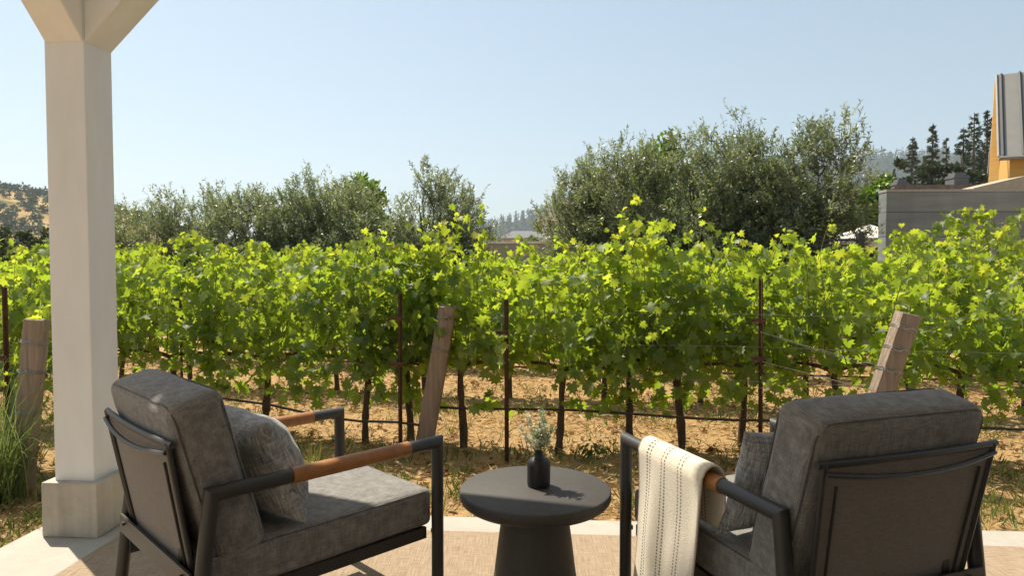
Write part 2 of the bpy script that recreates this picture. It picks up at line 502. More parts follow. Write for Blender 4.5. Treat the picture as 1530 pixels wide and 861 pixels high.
tag(house, 'unseen pale house wall behind the porch for bounce light, with an added dark wall blocking sky', 'house')
mb = MB(); mb.box(-2.6, 4.0, -.2, 0, -.1, 3.65); mb.build('wall', M['paint'], house)  # unseen back wall, included for the light it bounces
mb = MB(); mb.box(3.3, 3.5, .002, 3.7, -.1, 3.65); mb.build('sky_block_wall', M['dark_wall'], house)  # unseen wall added to keep sky light off the right chair

# ------------------------------------------------------------------ chairs
def cushion(name, sx, sy, sz, r, mat, parent, bulge=(.0, .0, .012), wr=.004, seed=0, n=22, seam=True):
    bm = bmesh.new()
    bmesh.ops.create_cube(bm, size=2.0)
    bmesh.ops.subdivide_edges(bm, edges=bm.edges, cuts=n, use_grid_fill=True)
    h = Vector((sx / 2, sy / 2, sz / 2))
    for v in bm.verts:
        c = v.co.copy()
        # concentrate subdivisions at the borders
        c = Vector([math.sin(x * math.pi / 2) for x in c])
        p = Vector((c.x * h.x, c.y * h.y, c.z * h.z))
        inner = Vector([max(-hh + r, min(hh - r, x)) for x, hh in zip(p, h)])
        d = p - inner
        if d.length > 1e-6: p = inner + d.normalized() * min(r, d.length * 1.0) if d.length > r else inner + d
        u = [p[i] / h[i] for i in range(3)]
        for i in range(3):
            j, k = (i + 1) % 3, (i + 2) % 3
            p[i] += bulge[i] * u[i] * (1 - u[j] ** 2) * (1 - u[k] ** 2)
        nz = mnoise.noise(Vector((p.x * 5 + seed, p.y * 5, p.z * 5))) + .4 * mnoise.noise(Vector((p.x * 15 + seed, p.y * 15, p.z * 15)))
        p += (p - inner).normalized() * wr * nz if d.length > 1e-6 else Vector((0, 0, 0))
        v.co = p
    me = bpy.data.meshes.new(name); bm.to_mesh(me); bm.free()
    o = link(name, me, mat, parent, smooth=True)
    return o

def piping(sx, sy, zoff, r, mat, parent, axis='z', rad=.0026):
    """rounded rectangular welt seam loop around the edge of a cushion"""
    pts = []
    hx, hy = sx / 2, sy / 2
    for cx, cy, a0 in ((hx - r, hy - r, 0), (-hx + r, hy - r, 90), (-hx + r, -hy + r, 180), (hx - r, -hy + r, 270)):
        for k in range(6):
            a = R(a0 + 90 * k / 5)
            pts.append((cx + r * math.cos(a), cy + r * math.sin(a)))
    pts.append(pts[0])
    p3 = [(x, y, zoff) if axis == 'z' else (x, zoff, y) for x, y in pts]
    mb = MB(); mb.tube(p3, rad, 6)
    return mb.build('piping', mat, parent, smooth=True)

TR = .0215; AZ = .62 - .002; HW = .335; AL = .79
def make_chair():
    root = empty('lounge_chair')
    m = M['metal']
    for sx in (-1, 1):
        x = sx * HW
        rear_top = (x, 0, AZ); front_top = (x, AL, AZ)
        # mitred corners
        mb = MB(); mb.tube([(x, -.075, .012), rear_top], TR, 20, n1=(0, 1, 1)); mb.build('leg', m, root, smooth=True)
        mb = MB(); mb.tube([(x, AL, .012), front_top], TR, 20, n1=(0, -1, 1)); mb.build('leg', m, root, smooth=True)
        mb = MB(); mb.tube([rear_top, front_top], TR, 20, n0=(0, 1, 1), n1=(0, 1, -1)); arm = mb.build('arm', m, root, smooth=True)
        mb = MB(); y0, y1 = .235, .665
        prof = [(y0, TR + .0005), (y0 + .001, TR + .0028)] + [(y0 + (y1 - y0) * k / 8, TR + .003) for k in range(1, 8)] + [(y1 - .001, TR + .0028), (y1, TR + .0005)]
        mb.tube([(x, y, AZ) for y, _ in prof], [r for _, r in prof], 24); mb.build('leather_wrap', M['leather'], arm, smooth=True)
        for yy in (-.075, AL):
            mb = MB(); mb.lathe([(TR * .9, 0), (TR * .95, .012)], (x, yy, 0), 16); mb.build('foot', M['black_plastic'], root)
    # seat frame : side rails sloping back, front rail, slats tray
    mb = MB()
    xi = HW - TR - .004
    for sx in (-1, 1):
        a, b = (sx * xi - .016 * (sx > 0), sx * xi + .016 * (sx < 0))
        a, b = min(a, b), max(a, b)
        mb.hexa([(a, -.035, .27), (b, -.035, .27), (b, AL - .03, .27), (a, AL - .03, .27), (a, -.035, .31), (b, -.035, .31), (b, AL - .03, .31), (a, AL - .03, .31)])
    mb.box(-xi + .017, xi - .017, AL - .065, AL - .032, .272, .308)
    mb.box(-xi + .017, xi - .017, 0.03, AL - .066, .296, .304)
    for sx in (-1, 1):
        mb.box(sx * (HW - .012) - .012, sx * (HW - .012) + .012, AL - .012, AL + .004, .285, .30)
    mb.build('seat_frame', m, root)
    mb = MB()   # rear rail: a folded L profile between the rear legs
    mb.box(-HW + TR * .6, HW - TR * .6, -.058, -.050, .345, .405)
    mb.box(-HW + TR * .6, HW - TR * .6, -.0495, -.012, .345, .352)
    mb.build('rear_rail', m, root)
    for sx in (-1, 1):
        mb = MB(); mb.tube([(sx * .27, -.066, .385), (sx * .27, -.058, .385)], .006, 10); mb.build('bolt', M['black_plastic'], root, smooth=True)
    # reclined back: side rails, curved top bar, curved brace, sling
    zb, zt = .375, .762; bb, bt = -.024, -.092
    def bp(s, t, off=0.0):      # s -1..1 across, t 0..1 up
        hw = .268 + .024 * t
        y = bb + (bt - bb) * t - off - .012 * (1 - s * s) * (.35 + .65 * t) * 1.0
        z = zb + (zt - zb) * t
        return Vector((s * hw, y, z))
    for sx in (-1, 1):
        mb = MB(); mb.tube([bp(sx, t, .004) for t in np.linspace(0, 1.02, 10)], .008, 10)
        mb.build('back_rail', m, root, smooth=True)
    mb = MB(); mb.tube([bp(s, 1.0, .0) + Vector((0, 0, .004)) for s in np.linspace(-1.06, 1.06, 21)], .0095, 12); mb.build('top_bar', m, root, smooth=True)
    mb = MB(); mb.tube([bp(s, .955 - .055 * (1 - s * s), .012 + .010 * (1 - s * s)) for s in np.linspace(-1.0, 1.0, 25)], .008, 10, squash=.8); mb.build('cross_bar', m, root, smooth=True)
    # sling (thick grid)
    ns, nt_ = 24, 16
    vs_, fs_ = [], []
    for side, off in ((0, 0.0), (1, .003)):
        for i in range(ns + 1):
            for j in range(nt_ + 1):
                vs_.append(bp(-.985 + 1.97 * i / ns, j / nt_, off))
    st = (ns + 1) * (nt_ + 1)
    idx = lambda i, j, k: k * st + i * (nt_ + 1) + j
    for i in range(ns):
        for j in range(nt_):
            fs_.append((idx(i, j, 0), idx(i, j + 1, 0), idx(i + 1, j + 1, 0), idx(i + 1, j, 0)))
            fs_.append((idx(i, j, 1), idx(i + 1, j, 1), idx(i + 1, j + 1, 1), idx(i, j + 1, 1)))
    for i in range(ns):
        for j in (0, nt_): fs_.append((idx(i, j, 0), idx(i + 1, j, 0), idx(i + 1, j, 1), idx(i, j, 1)))
    for j in range(nt_):
        for i in (0, ns): fs_.append((idx(i, j, 0), idx(i, j + 1, 0), idx(i, j + 1, 1), idx(i, j, 1)))
    mb = MB(); mb.add(vs_, fs_); sl = mb.build('back_sling', M['sling'], root, smooth=True)
    for sx in (-1, 1):
        mb = MB(); mb.tube([bp(sx * .86, t, .0065) for t in np.linspace(0.02, .86, 10)], .0045, 8, squash=.6)
        mb.build('sling_batten', m, sl, smooth=True)
    mb = MB(); p = bp(.74, .09, .006); mb.box(p.x - .012, p.x + .012, p.y - .002, p.y + .001, p.z - .03, p.z + .03); mb.build('care_tag', M['black_plastic'], sl)
    # cushions
    sc = cushion('seat_cushion', 2 * (HW - TR - .006), .81, .135, .026, M['cushion'], root, (.0, .0, .010), .003, 3)
    sc.location = (0, .385, .3725); sc.rotation_euler = (R(.6), 0, 0)
    piping(2 * (HW - TR - .006) - .012, .80, .058, .03, M['piping'], sc)
    bc = cushion('back_cushion', .585, .155, .50, .034, M['cushion'], root, (.004, .016, .012), .006, 9)
    bc.location = (.018, .036, .645); bc.rotation_euler = (R(15), 0, 0)
    piping(.575, .49, -.066, .05, M['piping'], bc, 'y'); piping(.575, .49, .066, .05, M['piping'], bc, 'y')
    return root
L_ROT = math.atan2(-.712, .702); Rt_ROT = math.atan2(.34, .94)
chair = make_chair()
chair.location = (-1.065, 2.100, .011); chair.rotation_euler = (0, 0, L_ROT)
tag(chair, 'dark framed lounge chair beside the white porch post, without a throw on its arm', 'chair', 'lounge chairs on the patio')
chair_b = copy_tree(chair)
for ch in chair_b.children:
    if ch.name.startswith('back_cushion'): ch.location.x = -.018
chair_b.location = (.998, 1.826, .011); chair_b.rotation_euler = (0, 0, Rt_ROT)
tag(chair_b, 'dark framed lounge chair with a striped white throw over its left arm', 'chair')

def pillow(name, size, thick, seed, hgt=.78):
    n = 30
    v = []; f = []
    for k, sg in enumerate((1, -1)):
        for i in range(n + 1):
            for j in range(n + 1):
                a = -1 + 2 * i / n; b = -1 + 2 * j / n
                a_, b_ = math.sin(a * math.pi / 2), math.sin(b * math.pi / 2)
                pr = ((1 - abs(a_) ** 2.6) * (1 - abs(b_) ** 2.6))
                th = thick * max(0, pr) ** .56
                # sides drawn in between the pointed corners
                px_ = a_ * (1 - .13 * (1 - b_ * b_)); py_ = b_ * (1 - .15 * (1 - a_ * a_))
                wv = .010 * mnoise.noise(Vector((a_ * 2.2 + seed, b_ * 2.2, sg))) + .006 * mnoise.noise(Vector((a_ * 6 + seed, b_ * 6, sg * 3)))
                v.append((px_ * size / 2, py_ * size / 2 * hgt, sg * (th + wv * min(1, pr * 3))))
    st = (n + 1) ** 2
    for k in range(2):
        for i in range(n):
            for j in range(n):
                q = [k * st + i * (n + 1) + j, k * st + (i + 1) * (n + 1) + j, k * st + (i + 1) * (n + 1) + j + 1, k * st + i * (n + 1) + j + 1]
                f.append(tuple(q if k == 0 else q[::-1]))
    me = bpy.data.meshes.new(name); me.from_pydata(v, [], f)
    bm = bmesh.new(); bm.from_mesh(me); bmesh.ops.remove_doubles(bm, verts=bm.verts, dist=1e-4); bm.to_mesh(me); bm.free()
    return link(name, me, M['pillow'], smooth=True)

def place_on_chair(o, ch_loc, ch_rot, local, rx, rz, ry=0.0):
    Mx = Matrix.Translation(ch_loc) @ Matrix.Rotation(ch_rot, 4, 'Z') @ Matrix.Translation(local) @ Matrix.Rotation(rz, 4, 'Z') @ Matrix.Rotation(rx, 4, 'X') @ Matrix.Rotation(ry, 4, 'Y')
    o.matrix_world = Mx
p1 = pillow('throw_pillow', .46, .115, 1.0)
tag(p1, 'light grey woven throw pillow on the seat of the chair beside the porch post', 'pillow', 'throw pillows on the chairs')
place_on_chair(p1, (-1.065, 2.100, .011), L_ROT, (.075, .245, .612), R(110), R(-5), R(3))
p2 = pillow('throw_pillow', .45, .08, 4.0)
tag(p2, 'grey woven throw pillow half hidden behind the cushion of the chair with the throw', 'pillow', 'throw pillows on the chairs')
place_on_chair(p2, (.998, 1.826, .011), Rt_ROT, (-.085, .250, .615), R(108), R(6), R(-3))

def blanket():
    # profile around the arm tube, from the outer hem over the top to the inner hem (chair-local x, z)
    rr = TR + .011
    cx, cz = -HW, AZ + .011
    prof = []
    for k in range(26): prof.append((cx - rr - .004 - .022 * (1 - k / 25) ** 1.3, .10 + (cz - .10) * k / 25))
    for k in range(1, 12):
        a = math.pi - math.pi * k / 12
        prof.append((cx + rr * math.cos(a), cz + rr * math.sin(a)))
    for k in range(18): prof.append((cx + rr + .004 + .010 * k / 17, cz - (cz - .455) * k / 17))
    L = [0]
    for a, b in zip(prof, prof[1:]): L.append(L[-1] + math.dist(a, b))
    y0, y1, ns = .275, .635, 40
    v = []; S = []; LL = []
    for side in (0, 1):
        for i in range(ns + 1):
            s = i / ns
            for j, (x, z) in enumerate(prof):
                drop = max(0, (cz - z)) if j < 26 else 0
                y = y0 + (y1 - y0) * s
                y += drop * (.02 - .06 * (s - .5)) + .012 * mnoise.noise(Vector((s * 3, z * 3, 2)))
                wob = (.010 * math.sin(s * 9 + z * 4) + .016 * mnoise.noise(Vector((s * 4, z * 3, 7)))) * min(1, drop * 3.2)
                if j >= 37: wob = .008 * math.sin(s * 8)
                th = .004 if side else -.0
                tw = 0
                nx = -1 if j < 26 else (1 if j > 36 else math.cos(math.pi - math.pi * (j - 25) / 12))
                nz = 0 if (j < 26 or j > 36) else math.sin(math.pi * (j - 25) / 12)
                t = .006 if side else 0
                zz = z + nz * t
                if j < 6: zz += .008 * mnoise.noise(Vector((s * 5, 0, 1)))
                v.append((x + wob * (-1 if j < 26 else 0) + nx * t, y, zz))
                S.append(1 - s if False else (1 - s) * (y1 - y0)); LL.append(L[j])
    npf = len(prof); st = (ns + 1) * npf; f = []
    ix = lambda i, j, k: k * st + i * npf + j
    for i in range(ns):
        for j in range(npf - 1):
            f.append((ix(i, j, 0), ix(i + 1, j, 0), ix(i + 1, j + 1, 0), ix(i, j + 1, 0)))
            f.append((ix(i, j, 1), ix(i, j + 1, 1), ix(i + 1, j + 1, 1), ix(i + 1, j, 1)))
    for i in range(ns):
        for j in (0, npf - 1): f.append((ix(i, j, 0), ix(i + 1, j, 0), ix(i + 1, j, 1), ix(i, j, 1)))
    for j in range(npf - 1):
        for i in (0, ns): f.append((ix(i, j, 0), ix(i, j + 1, 0), ix(i, j + 1, 1), ix(i, j, 1)))
    me = np_mesh('throw_blanket', v, f, s=S, l=LL)
    o = link('throw_blanket', me, M['blanket'], smooth=True)
    o.matrix_world = Matrix.Translation((.998, 1.826, .011)) @ Matrix.Rotation(Rt_ROT, 4, 'Z')
    tag(o, 'ivory throw blanket with thin black dashed stripes hanging over a chair arm', 'blanket')
blanket()

# ------------------------------------------------------------------ side table, vase
TC = (.085, 2.485, .011); TT = .44
tb = empty('side_table', TC)
tag(tb, 'round dark stone side table with conical pedestal between the two chairs', 'side table')
mb = MB(); z1 = TT - .011
prof = [(.0, z1 - .055), (.225, z1 - .055), (.258, z1 - .051), (.272, z1 - .040), (.2785, z1 - .025), (.2785, z1 - .010), (.2765, z1 - .0035), (.272, z1 - .0005), (.0, z1)]
prof[0] = (.001, prof[0][1]); prof[-1] = (.001, prof[-1][1])
mb.lathe(prof, n=96); mb.build('table_top', M['table'], tb, smooth=True)
mb = MB(); mb.lathe([(.168, 0), (.166, .012), (.150, .12), (.135, .24), (.122, .335), (.118, .350), (.112, .352), (.112, z1 - .0545)], n=72); mb.build('pedestal', M['table'], tb, smooth=True)

VC = (.099, 2.505, TT)
va = MB(); va.lathe([(.036, 0), (.0415, .004), (.0428, .012), (.0428, .080), (.0415, .090), (.036, .100), (.025, .108), (.0175, .113), (.0160, .118), (.0162, .128), (.0178, .131), (.0140, .131), (.0125, .120), (.0125, .1)], n=48)
vo = va.build('bud_vase', M['vase'], None, smooth=True); vo.location = VC
tag(vo, 'small matte black bottle vase standing on the round side table', 'vase')

# generic leaf scatter ------------------------------------------------------
VINE_OUT = np.array([(0, .06), (.20, -.12), (.46, .04), (.34, .20), (.60, .44), (.30, .46), (.36, .76), (.12, .68), (0, 1.04),
                     (-.12, .68), (-.36, .76), (-.30, .46), (-.60, .44), (-.34, .20), (-.46, .04), (-.20, -.12)])
OVAL_OUT = np.array([(0, 0), (.18, .2), (.24, .5), (.15, .8), (0, 1), (-.15, .8), (-.24, .5), (-.18, .2)])
def leaves(pos, nrm, tip, size, tint, out=VINE_OUT, fold=.2, droop=.28, center=(.0, .36)):
    """flat lobed leaves with a fold along the midrib; returns verts, faces, tint per vertex"""
    n = len(pos)
    nrm = nrm / (np.linalg.norm(nrm, axis=1, keepdims=True) + 1e-9)
    tip = tip - nrm * np.sum(tip * nrm, 1, keepdims=True)
    tip = tip / (np.linalg.norm(tip, axis=1, keepdims=True) + 1e-9)
    sid = np.cross(tip, nrm)
    tv = np.vstack([np.array(center)[None], out])
    z = fold * np.abs(tv[:, 0]) - droop * tv[:, 1] ** 2
    k = len(tv)
    fl = rng.uniform(.4, 1.9, (n, 1))
    asp = rng.uniform(.85, 1.15, (n, 1))
    P = pos[:, None, :] + size[:, None, None] * (sid[:, None, :] * (tv[None, :, 0] * asp)[:, :, None] + tip[:, None, :] * tv[None, :, 1][:, :, None] + nrm[:, None, :] * (z[None] * fl)[:, :, None])
    V_ = P.reshape(-1, 3)
    m = k - 1
    tri = np.array([(0, 1 + i, 1 + (i + 1) % m) for i in range(m)])
    F_ = (np.arange(n)[:, None, None] * k + tri[None]).reshape(-1, 3)
    T_ = np.repeat(tint, k)
    return V_, F_, T_

def quads(pos, d, w, ln, wid, tint, bend=None):
    """narrow diamond blades: base, sides, tip"""
    n = len(pos)
    d = d / (np.linalg.norm(d, axis=1, keepdims=True) + 1e-9)
    w = w - d * np.sum(w * d, 1, keepdims=True); w = w / (np.linalg.norm(w, axis=1, keepdims=True) + 1e-9)
    a = pos; b = pos + d * (ln * .45)[:, None] + w * (wid * .5)[:, None]
    c = pos + d * ln[:, None]; e = pos + d * (ln * .45)[:, None] - w * (wid * .5)[:, None]
    V_ = np.stack([a, b, c, e], 1).reshape(-1, 3)
    F_ = np.arange(4 * n).reshape(n, 4)
    return V_, F_, np.repeat(tint, 4)

def rand_unit(n):
    v = rng.normal(size=(n, 3)); return v / np.linalg.norm(v, axis=1, keepdims=True)

# sprigs in the vase
sp = empty('flower_sprig', (VC[0], VC[1], TT + .012))
sp.scale = (.95, .95, .84)
tag(sp, 'small sprig of pale plumes and tiny white flowers in the black bottle vase', 'flowers')
def sprigs():
    st = MB(); pv = []; 
    heads = [(-.052, .0, .205), (-.030, .02, .235), (.004, -.01, .262), (.022, .012, .225), (.038, -.012, .200), (-.012, -.02, .195), (.012, .02, .245)]
    lp, ld, lt = [], [], []; cp, cd, ct = [], [], []
    for hi, h in enumerate(heads):
        pts = [Vector((0, 0, .08)).lerp(Vector((h[0] * .15, h[1] * .15, .125)), 0) , Vector((h[0] * .12, h[1] * .12, .128)), Vector((h[0] * .6, h[1] * .6, .128 + (h[2] - .128) * .55)), Vector(h)]
        st.tube(pts, [.0011, .0011, .0009, .0006], 5)
        for q in range(44):
            t = .25 + .75 * q / 25
            p = pts[1].lerp(pts[3], t)
            d = rand_unit(1)[0] * .8 + np.array([0, 0, .7])
            if hi in (0, 1):
                cp.append(p); cd.append(d); ct.append(rng.uniform(0, 1))
                cp.append(p); cd.append(d * np.array([-1, -1, 1])); ct.append(rng.uniform(0, 1))
            else:
                lp.append(p + Vector(d * .002)); ld.append(d); lt.append(rng.uniform(0, 1))
        if hi >= 2:
            for q in range(12):
                c = Vector(h).lerp(pts[2], rng.uniform(0, .8)) + Vector(rand_unit(1)[0] * .012)
                for e in range(5):
                    cp.append(c); cd.append(rand_unit(1)[0]); ct.append(rng.uniform(.6, 1))
    st.build('stem', M['sprig'], sp)
    V_, F_, T_ = quads(np.array(lp), np.array(ld), rand_unit(len(lp)), rng.uniform(.018, .034, len(lp)), rng.uniform(.007, .012, len(lp)), np.array(lt))
    link('leaves', np_mesh('leaves', V_, F_, tint=T_), M['sprig'], sp)
    V_, F_, T_ = quads(np.array(cp), np.array(cd), rand_unit(len(cp)), rng.uniform(.014, .028, len(cp)), rng.uniform(.006, .011, len(cp)), np.array(ct))
    link('blossom', np_mesh('blossom', V_, F_, tint=T_), M['cream'], sp)
sprigs()

# ------------------------------------------------------------------ vines
def bez(p, n):
    p = [np.array(q, float) for q in p]
    t = np.linspace(0, 1, n)[:, None]
    if len(p) == 3: return (1 - t) ** 2 * p[0] + 2 * t * (1 - t) * p[1] + t ** 2 * p[2]
    return (1 - t) ** 3 * p[0] + 3 * t * (1 - t) ** 2 * p[1] + 3 * t ** 2 * (1 - t) * p[2] + t ** 3 * p[3]

def make_vine(seed, half=.5, zlo=.62, ztop=1.36, nshoot=17, dens=1.0, extra=(), fill=260, hang=.30, thick=.22):
    """a grape vine: trunk, canes and foliage; local origin at the foot of the trunk, row along local X"""
    global rng
    rng = np.random.default_rng(seed)
    root = empty('grape_vine')
    mb = MB()
    k = rng.uniform(-.04, .04, 4)
    hx = rng.uniform(-.05, .05)
    tp = bez([(0, 0, -.05), (k[0], k[1], .2), (hx + k[2], k[3], .42), (hx, 0, zlo)], 12)
    rad = .026 * (1 + .18 * rng.normal(size=12) * .6) * np.linspace(1.15, .85, 12)
    mb.tube(tp, list(np.clip(rad, .017, .04)), 9)
    for s in (-1, 1):
        c = bez([(hx, 0, zlo - .03), (hx + s * .12, .0, zlo + .05), (s * half, rng.uniform(-.03, .03), zlo + rng.uniform(-.03, .05))], 9)
        mb.tube(c, list(np.linspace(.018, .009, 9)), 7)
    mb.build('trunk', M['bark'], root, smooth=True)
    cm = MB()
    pos, nrm, tip, size, tint = [], [], [], [], []
    def add_leaf(p, side, up, sz, tn):
        n_ = np.array([0, -1 if side < 0 else 1, 0]) * rng.uniform(.2, 1.1) + np.array([0, 0, 1]) * up + rng.normal(size=3) * .55
        t_ = np.array([0, 0, -1.0]) * rng.uniform(.2, 1.2) + np.array([0, side * .8, 0]) + rng.normal(size=3) * .6
        pos.append(p); nrm.append(n_); tip.append(t_); size.append(sz); tint.append(tn)
    shoots = []
    for i in range(nshoot):
        x0 = -half + 2 * half * (i + rng.uniform(.1, .9)) / nshoot
        side = rng.choice([-1, 1]); lean = rng.normal() * .16
        top = ztop - .07 + rng.normal() * .17 - (rng.random() < .25) * .25
        if rng.random() < .42:      # arching / flopping shoot
            y1 = side * rng.uniform(.15, thick + .12)
            shoots.append(([(x0, 0, zlo), (x0 + lean * .5, y1 * .3, top * .9), (x0 + lean, y1, top * 1.02), (x0 + lean * 2.2, y1 * 1.5, top - rng.uniform(.2, .6))], 0))
        else:
            y1 = side * rng.uniform(.0, thick * .7)
            shoots.append(([(x0, 0, zlo), (x0 + lean * .3, y1 * .6, zlo + .3), (x0 + lean, y1, top - .2), (x0 + lean * 1.6, y1 * 1.1, top + rng.uniform(0, .12))], 0))
    for q in range(2 if rng.random() < .6 else 1):
        x0 = rng.uniform(-half, half) * .8; ln_ = rng.uniform(.10, .26); dx = rng.normal() * .14
        shoots.append(([(x0, 0, zlo), (x0, rng.normal() * .06, ztop), (x0 + dx, rng.normal() * .08, ztop + ln_ * .7), (x0 + dx * 2.2, rng.normal() * .1, ztop + ln_)], 1))
    for e in extra: shoots.append((e, 1))
    for pts, ex in shoots:
        c = bez(pts, 14)
        cm.tube(c, list(np.linspace(.0048, .0016, 14)), 5)
        ln = np.sum(np.linalg.norm(np.diff(c, axis=0), axis=1))
        nl = int(ln / .033 * dens)
        for q in range(nl):
            t = (q + rng.random()) / nl
            fi = t * 13; a = int(min(12, fi)); p = c[a] * (1 - (fi - a)) + c[a + 1] * (fi - a)
            s = 1 if q % 2 else -1
            off = rng.uniform(.02, .10) * (1.15 - t)
            p = p + np.array([rng.normal() * .05, s * off, rng.normal() * .03]) * (0.7 if ex else 1)
            zf = np.clip((p[2] - .5) / .9, 0, 1)
            sz = rng.uniform(.055, .115) * (1.0 - .5 * t ** 3)
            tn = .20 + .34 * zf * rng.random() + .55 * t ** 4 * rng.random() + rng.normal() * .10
            add_leaf(p, s if not ex else rng.choice([-1, 1]), .55, sz, tn)
    # laterals that fill the hedge body and hang below the cordon
    for q in range(int(fill * 1.05)):
        x = rng.uniform(-half - .08, half + .08)
        z = zlo - (hang + .14 * mnoise.noise(Vector((x * 4, seed, 0)))) * rng.random() ** 1.3 if rng.random() < .27 else rng.uniform(zlo - .05, ztop)
        wy = thick * (.55 + .45 * math.sin(np.clip((z - .3) / (ztop - .3), 0, 1) * math.pi))
        y = rng.choice([-1, 1]) * wy * rng.uniform(.45, 1.1)
        gapn = mnoise.noise(Vector((x * 3.2 + seed, y * 2, z * 3.2)))
        if gapn < -.12: continue
        zf = np.clip((z - .5) / .9, 0, 1)
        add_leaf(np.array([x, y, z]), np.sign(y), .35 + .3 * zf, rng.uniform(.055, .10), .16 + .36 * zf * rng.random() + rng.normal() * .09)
    cm.build('canes', M['cane'], root)
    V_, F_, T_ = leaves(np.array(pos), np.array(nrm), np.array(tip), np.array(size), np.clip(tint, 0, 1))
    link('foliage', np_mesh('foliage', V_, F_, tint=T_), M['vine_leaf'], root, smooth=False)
    return root

SL = -.2; ROT = math.atan(SL)
# the row right behind the patio: one vine at each trunk of the photo (x, y) and what singles it out
G1 = 'grapevines in the row along the patio'
long_shoot = [(.10, 0, .7), (.05, -.10, 1.35), (.25, -.12, 1.55), (.62, -.15, 1.78)]
front_vines = [
    (-3.72, 5.70, .55, 'grapevine behind the left timber post, leftmost of the row along the patio', {}),
    (-2.75, 5.52, .52, 'grapevine just right of the white porch post, behind the left chair', {}),
    (-1.95, 5.38, .48, 'grapevine rising behind the back cushion of the left chair', {}),
    (-1.10, 5.10, .45, 'grapevine left of the tall rusty stake that stands beside the middle timber post', dict(extra=[[(.0, 0, .7), (-.1, -.1, 1.2), (-.05, -.1, 1.42), (.05, -.12, 1.6)]])),
    (-.78, 5.16, .34, 'grapevine with one very long shoot arching up to the right above the middle timber post', dict(extra=[long_shoot, [(.15, 0, .7), (.2, -.1, 1.1), (.33, -.16, 1.45), (.30, -.2, 1.62)]])),
    (-.36, 4.98, .36, 'grapevine between the middle timber post and the shorter rusty stake', {}),
    (.33, 4.90, .45, 'grapevine right behind the black vase, just right of the shorter rusty stake', {}),
    (.86, 5.00, .42, 'slim trunked grapevine between the vase and the draped throw', dict(fill=190)),
    (1.22, 4.88, .42, 'thick trunked grapevine rising behind the striped throw', dict(fill=320)),
    (1.68, 4.96, .38, 'grapevine left of the tall rusty stake, behind the right pillow', dict(nshoot=14, dens=.85)),
    (2.30, 4.80, .42, 'sparse grapevine behind the right timber post', dict(nshoot=11, dens=.75, fill=170)),
    (3.10, 4.72, .50, 'grapevine right of the right timber post, above the right chair', dict(ztop=1.22)),
    (4.00, 4.52, .50, 'grapevine at the right edge of the photo in the row along the patio', dict(ztop=1.22)),
]
for i, (x, y, half, lab, kw) in enumerate(front_vines):
    kw = dict(dict(half=half, nshoot=int(22 * half) + 4, fill=int(640 * half)), **kw)
    o = make_vine(100 + i, **kw)
    o.location = (x, y, GZ); o.rotation_euler = (0, 0, ROT)
    tag(o, lab, 'grapevine', G1)
# nearer row end at the far left, behind the left timber post
o = make_vine(140, half=.5, nshoot=18, fill=360); o.location = (-3.35, 4.55, GZ); o.rotation_euler = (0, 0, R(-15))
tag(o, 'bright grapevine at the left edge of the photo, right behind the left timber post', 'grapevine', G1)
rng = np.random.default_rng(11)
protos = [make_vine(200 + i, half=.52, nshoot=14, dens=.85, fill=260) for i in range(4)]
tall = [make_vine(220 + i, half=.36, nshoot=6, dens=.9, fill=110, ztop=1.64, thick=.24) for i in range(2)]
used = set()
def put(src, x, y, lab, group, sc=1.0, flip=False):
    o = src if src.name not in used else copy_tree(src)
    used.add(src.name)
    o.location = (x, y, GZ); o.rotation_euler = (0, 0, ROT + (math.pi if flip else 0) + random.uniform(-.12, .12)); o.scale = (sc, sc, sc * random.uniform(.94, 1.06))
    tag(o, lab, 'grapevine', group)
    return o
LR = ['grapevine in the second row, behind the row along the patio', 'grapevine in the third row from the patio, seen as a band of leaves', 'grapevine in the fourth row from the patio, just a strip of leaf tips', 'grapevine in the last row before the trees']
ri = 0
for k in range(1, 5):
    y0 = 5.0 + 1.85 * k
    lim = .80 * y0 + .8
    x = -lim
    while x < lim:
        y = y0 + SL * x
        ok = not (k == 4 and x > 1.5) and not (k >= 3 and x > 6.2)
        if ok:
            ri += 1
            put(random.choice(protos), x, y, LR[k - 1], 'grapevines in row %s from the patio' % ('two', 'three', 'four', 'five')[k - 1], random.uniform(.97, 1.08), ri % 2)
        x += random.uniform(.85, 1.0)
for i, (x, y, d) in enumerate([(1352, 355, 8.6), (1392, 350, 8.5), (1450, 345, 8.4), (1505, 350, 8.6)]):
    p = at(x, y, d)
    put(tall[i % 2], p.x, d, 'tall loose grapevine rising in front of the grey concrete wall', 'tall grapevines before the concrete wall', random.uniform(1.0, 1.12), i % 2)

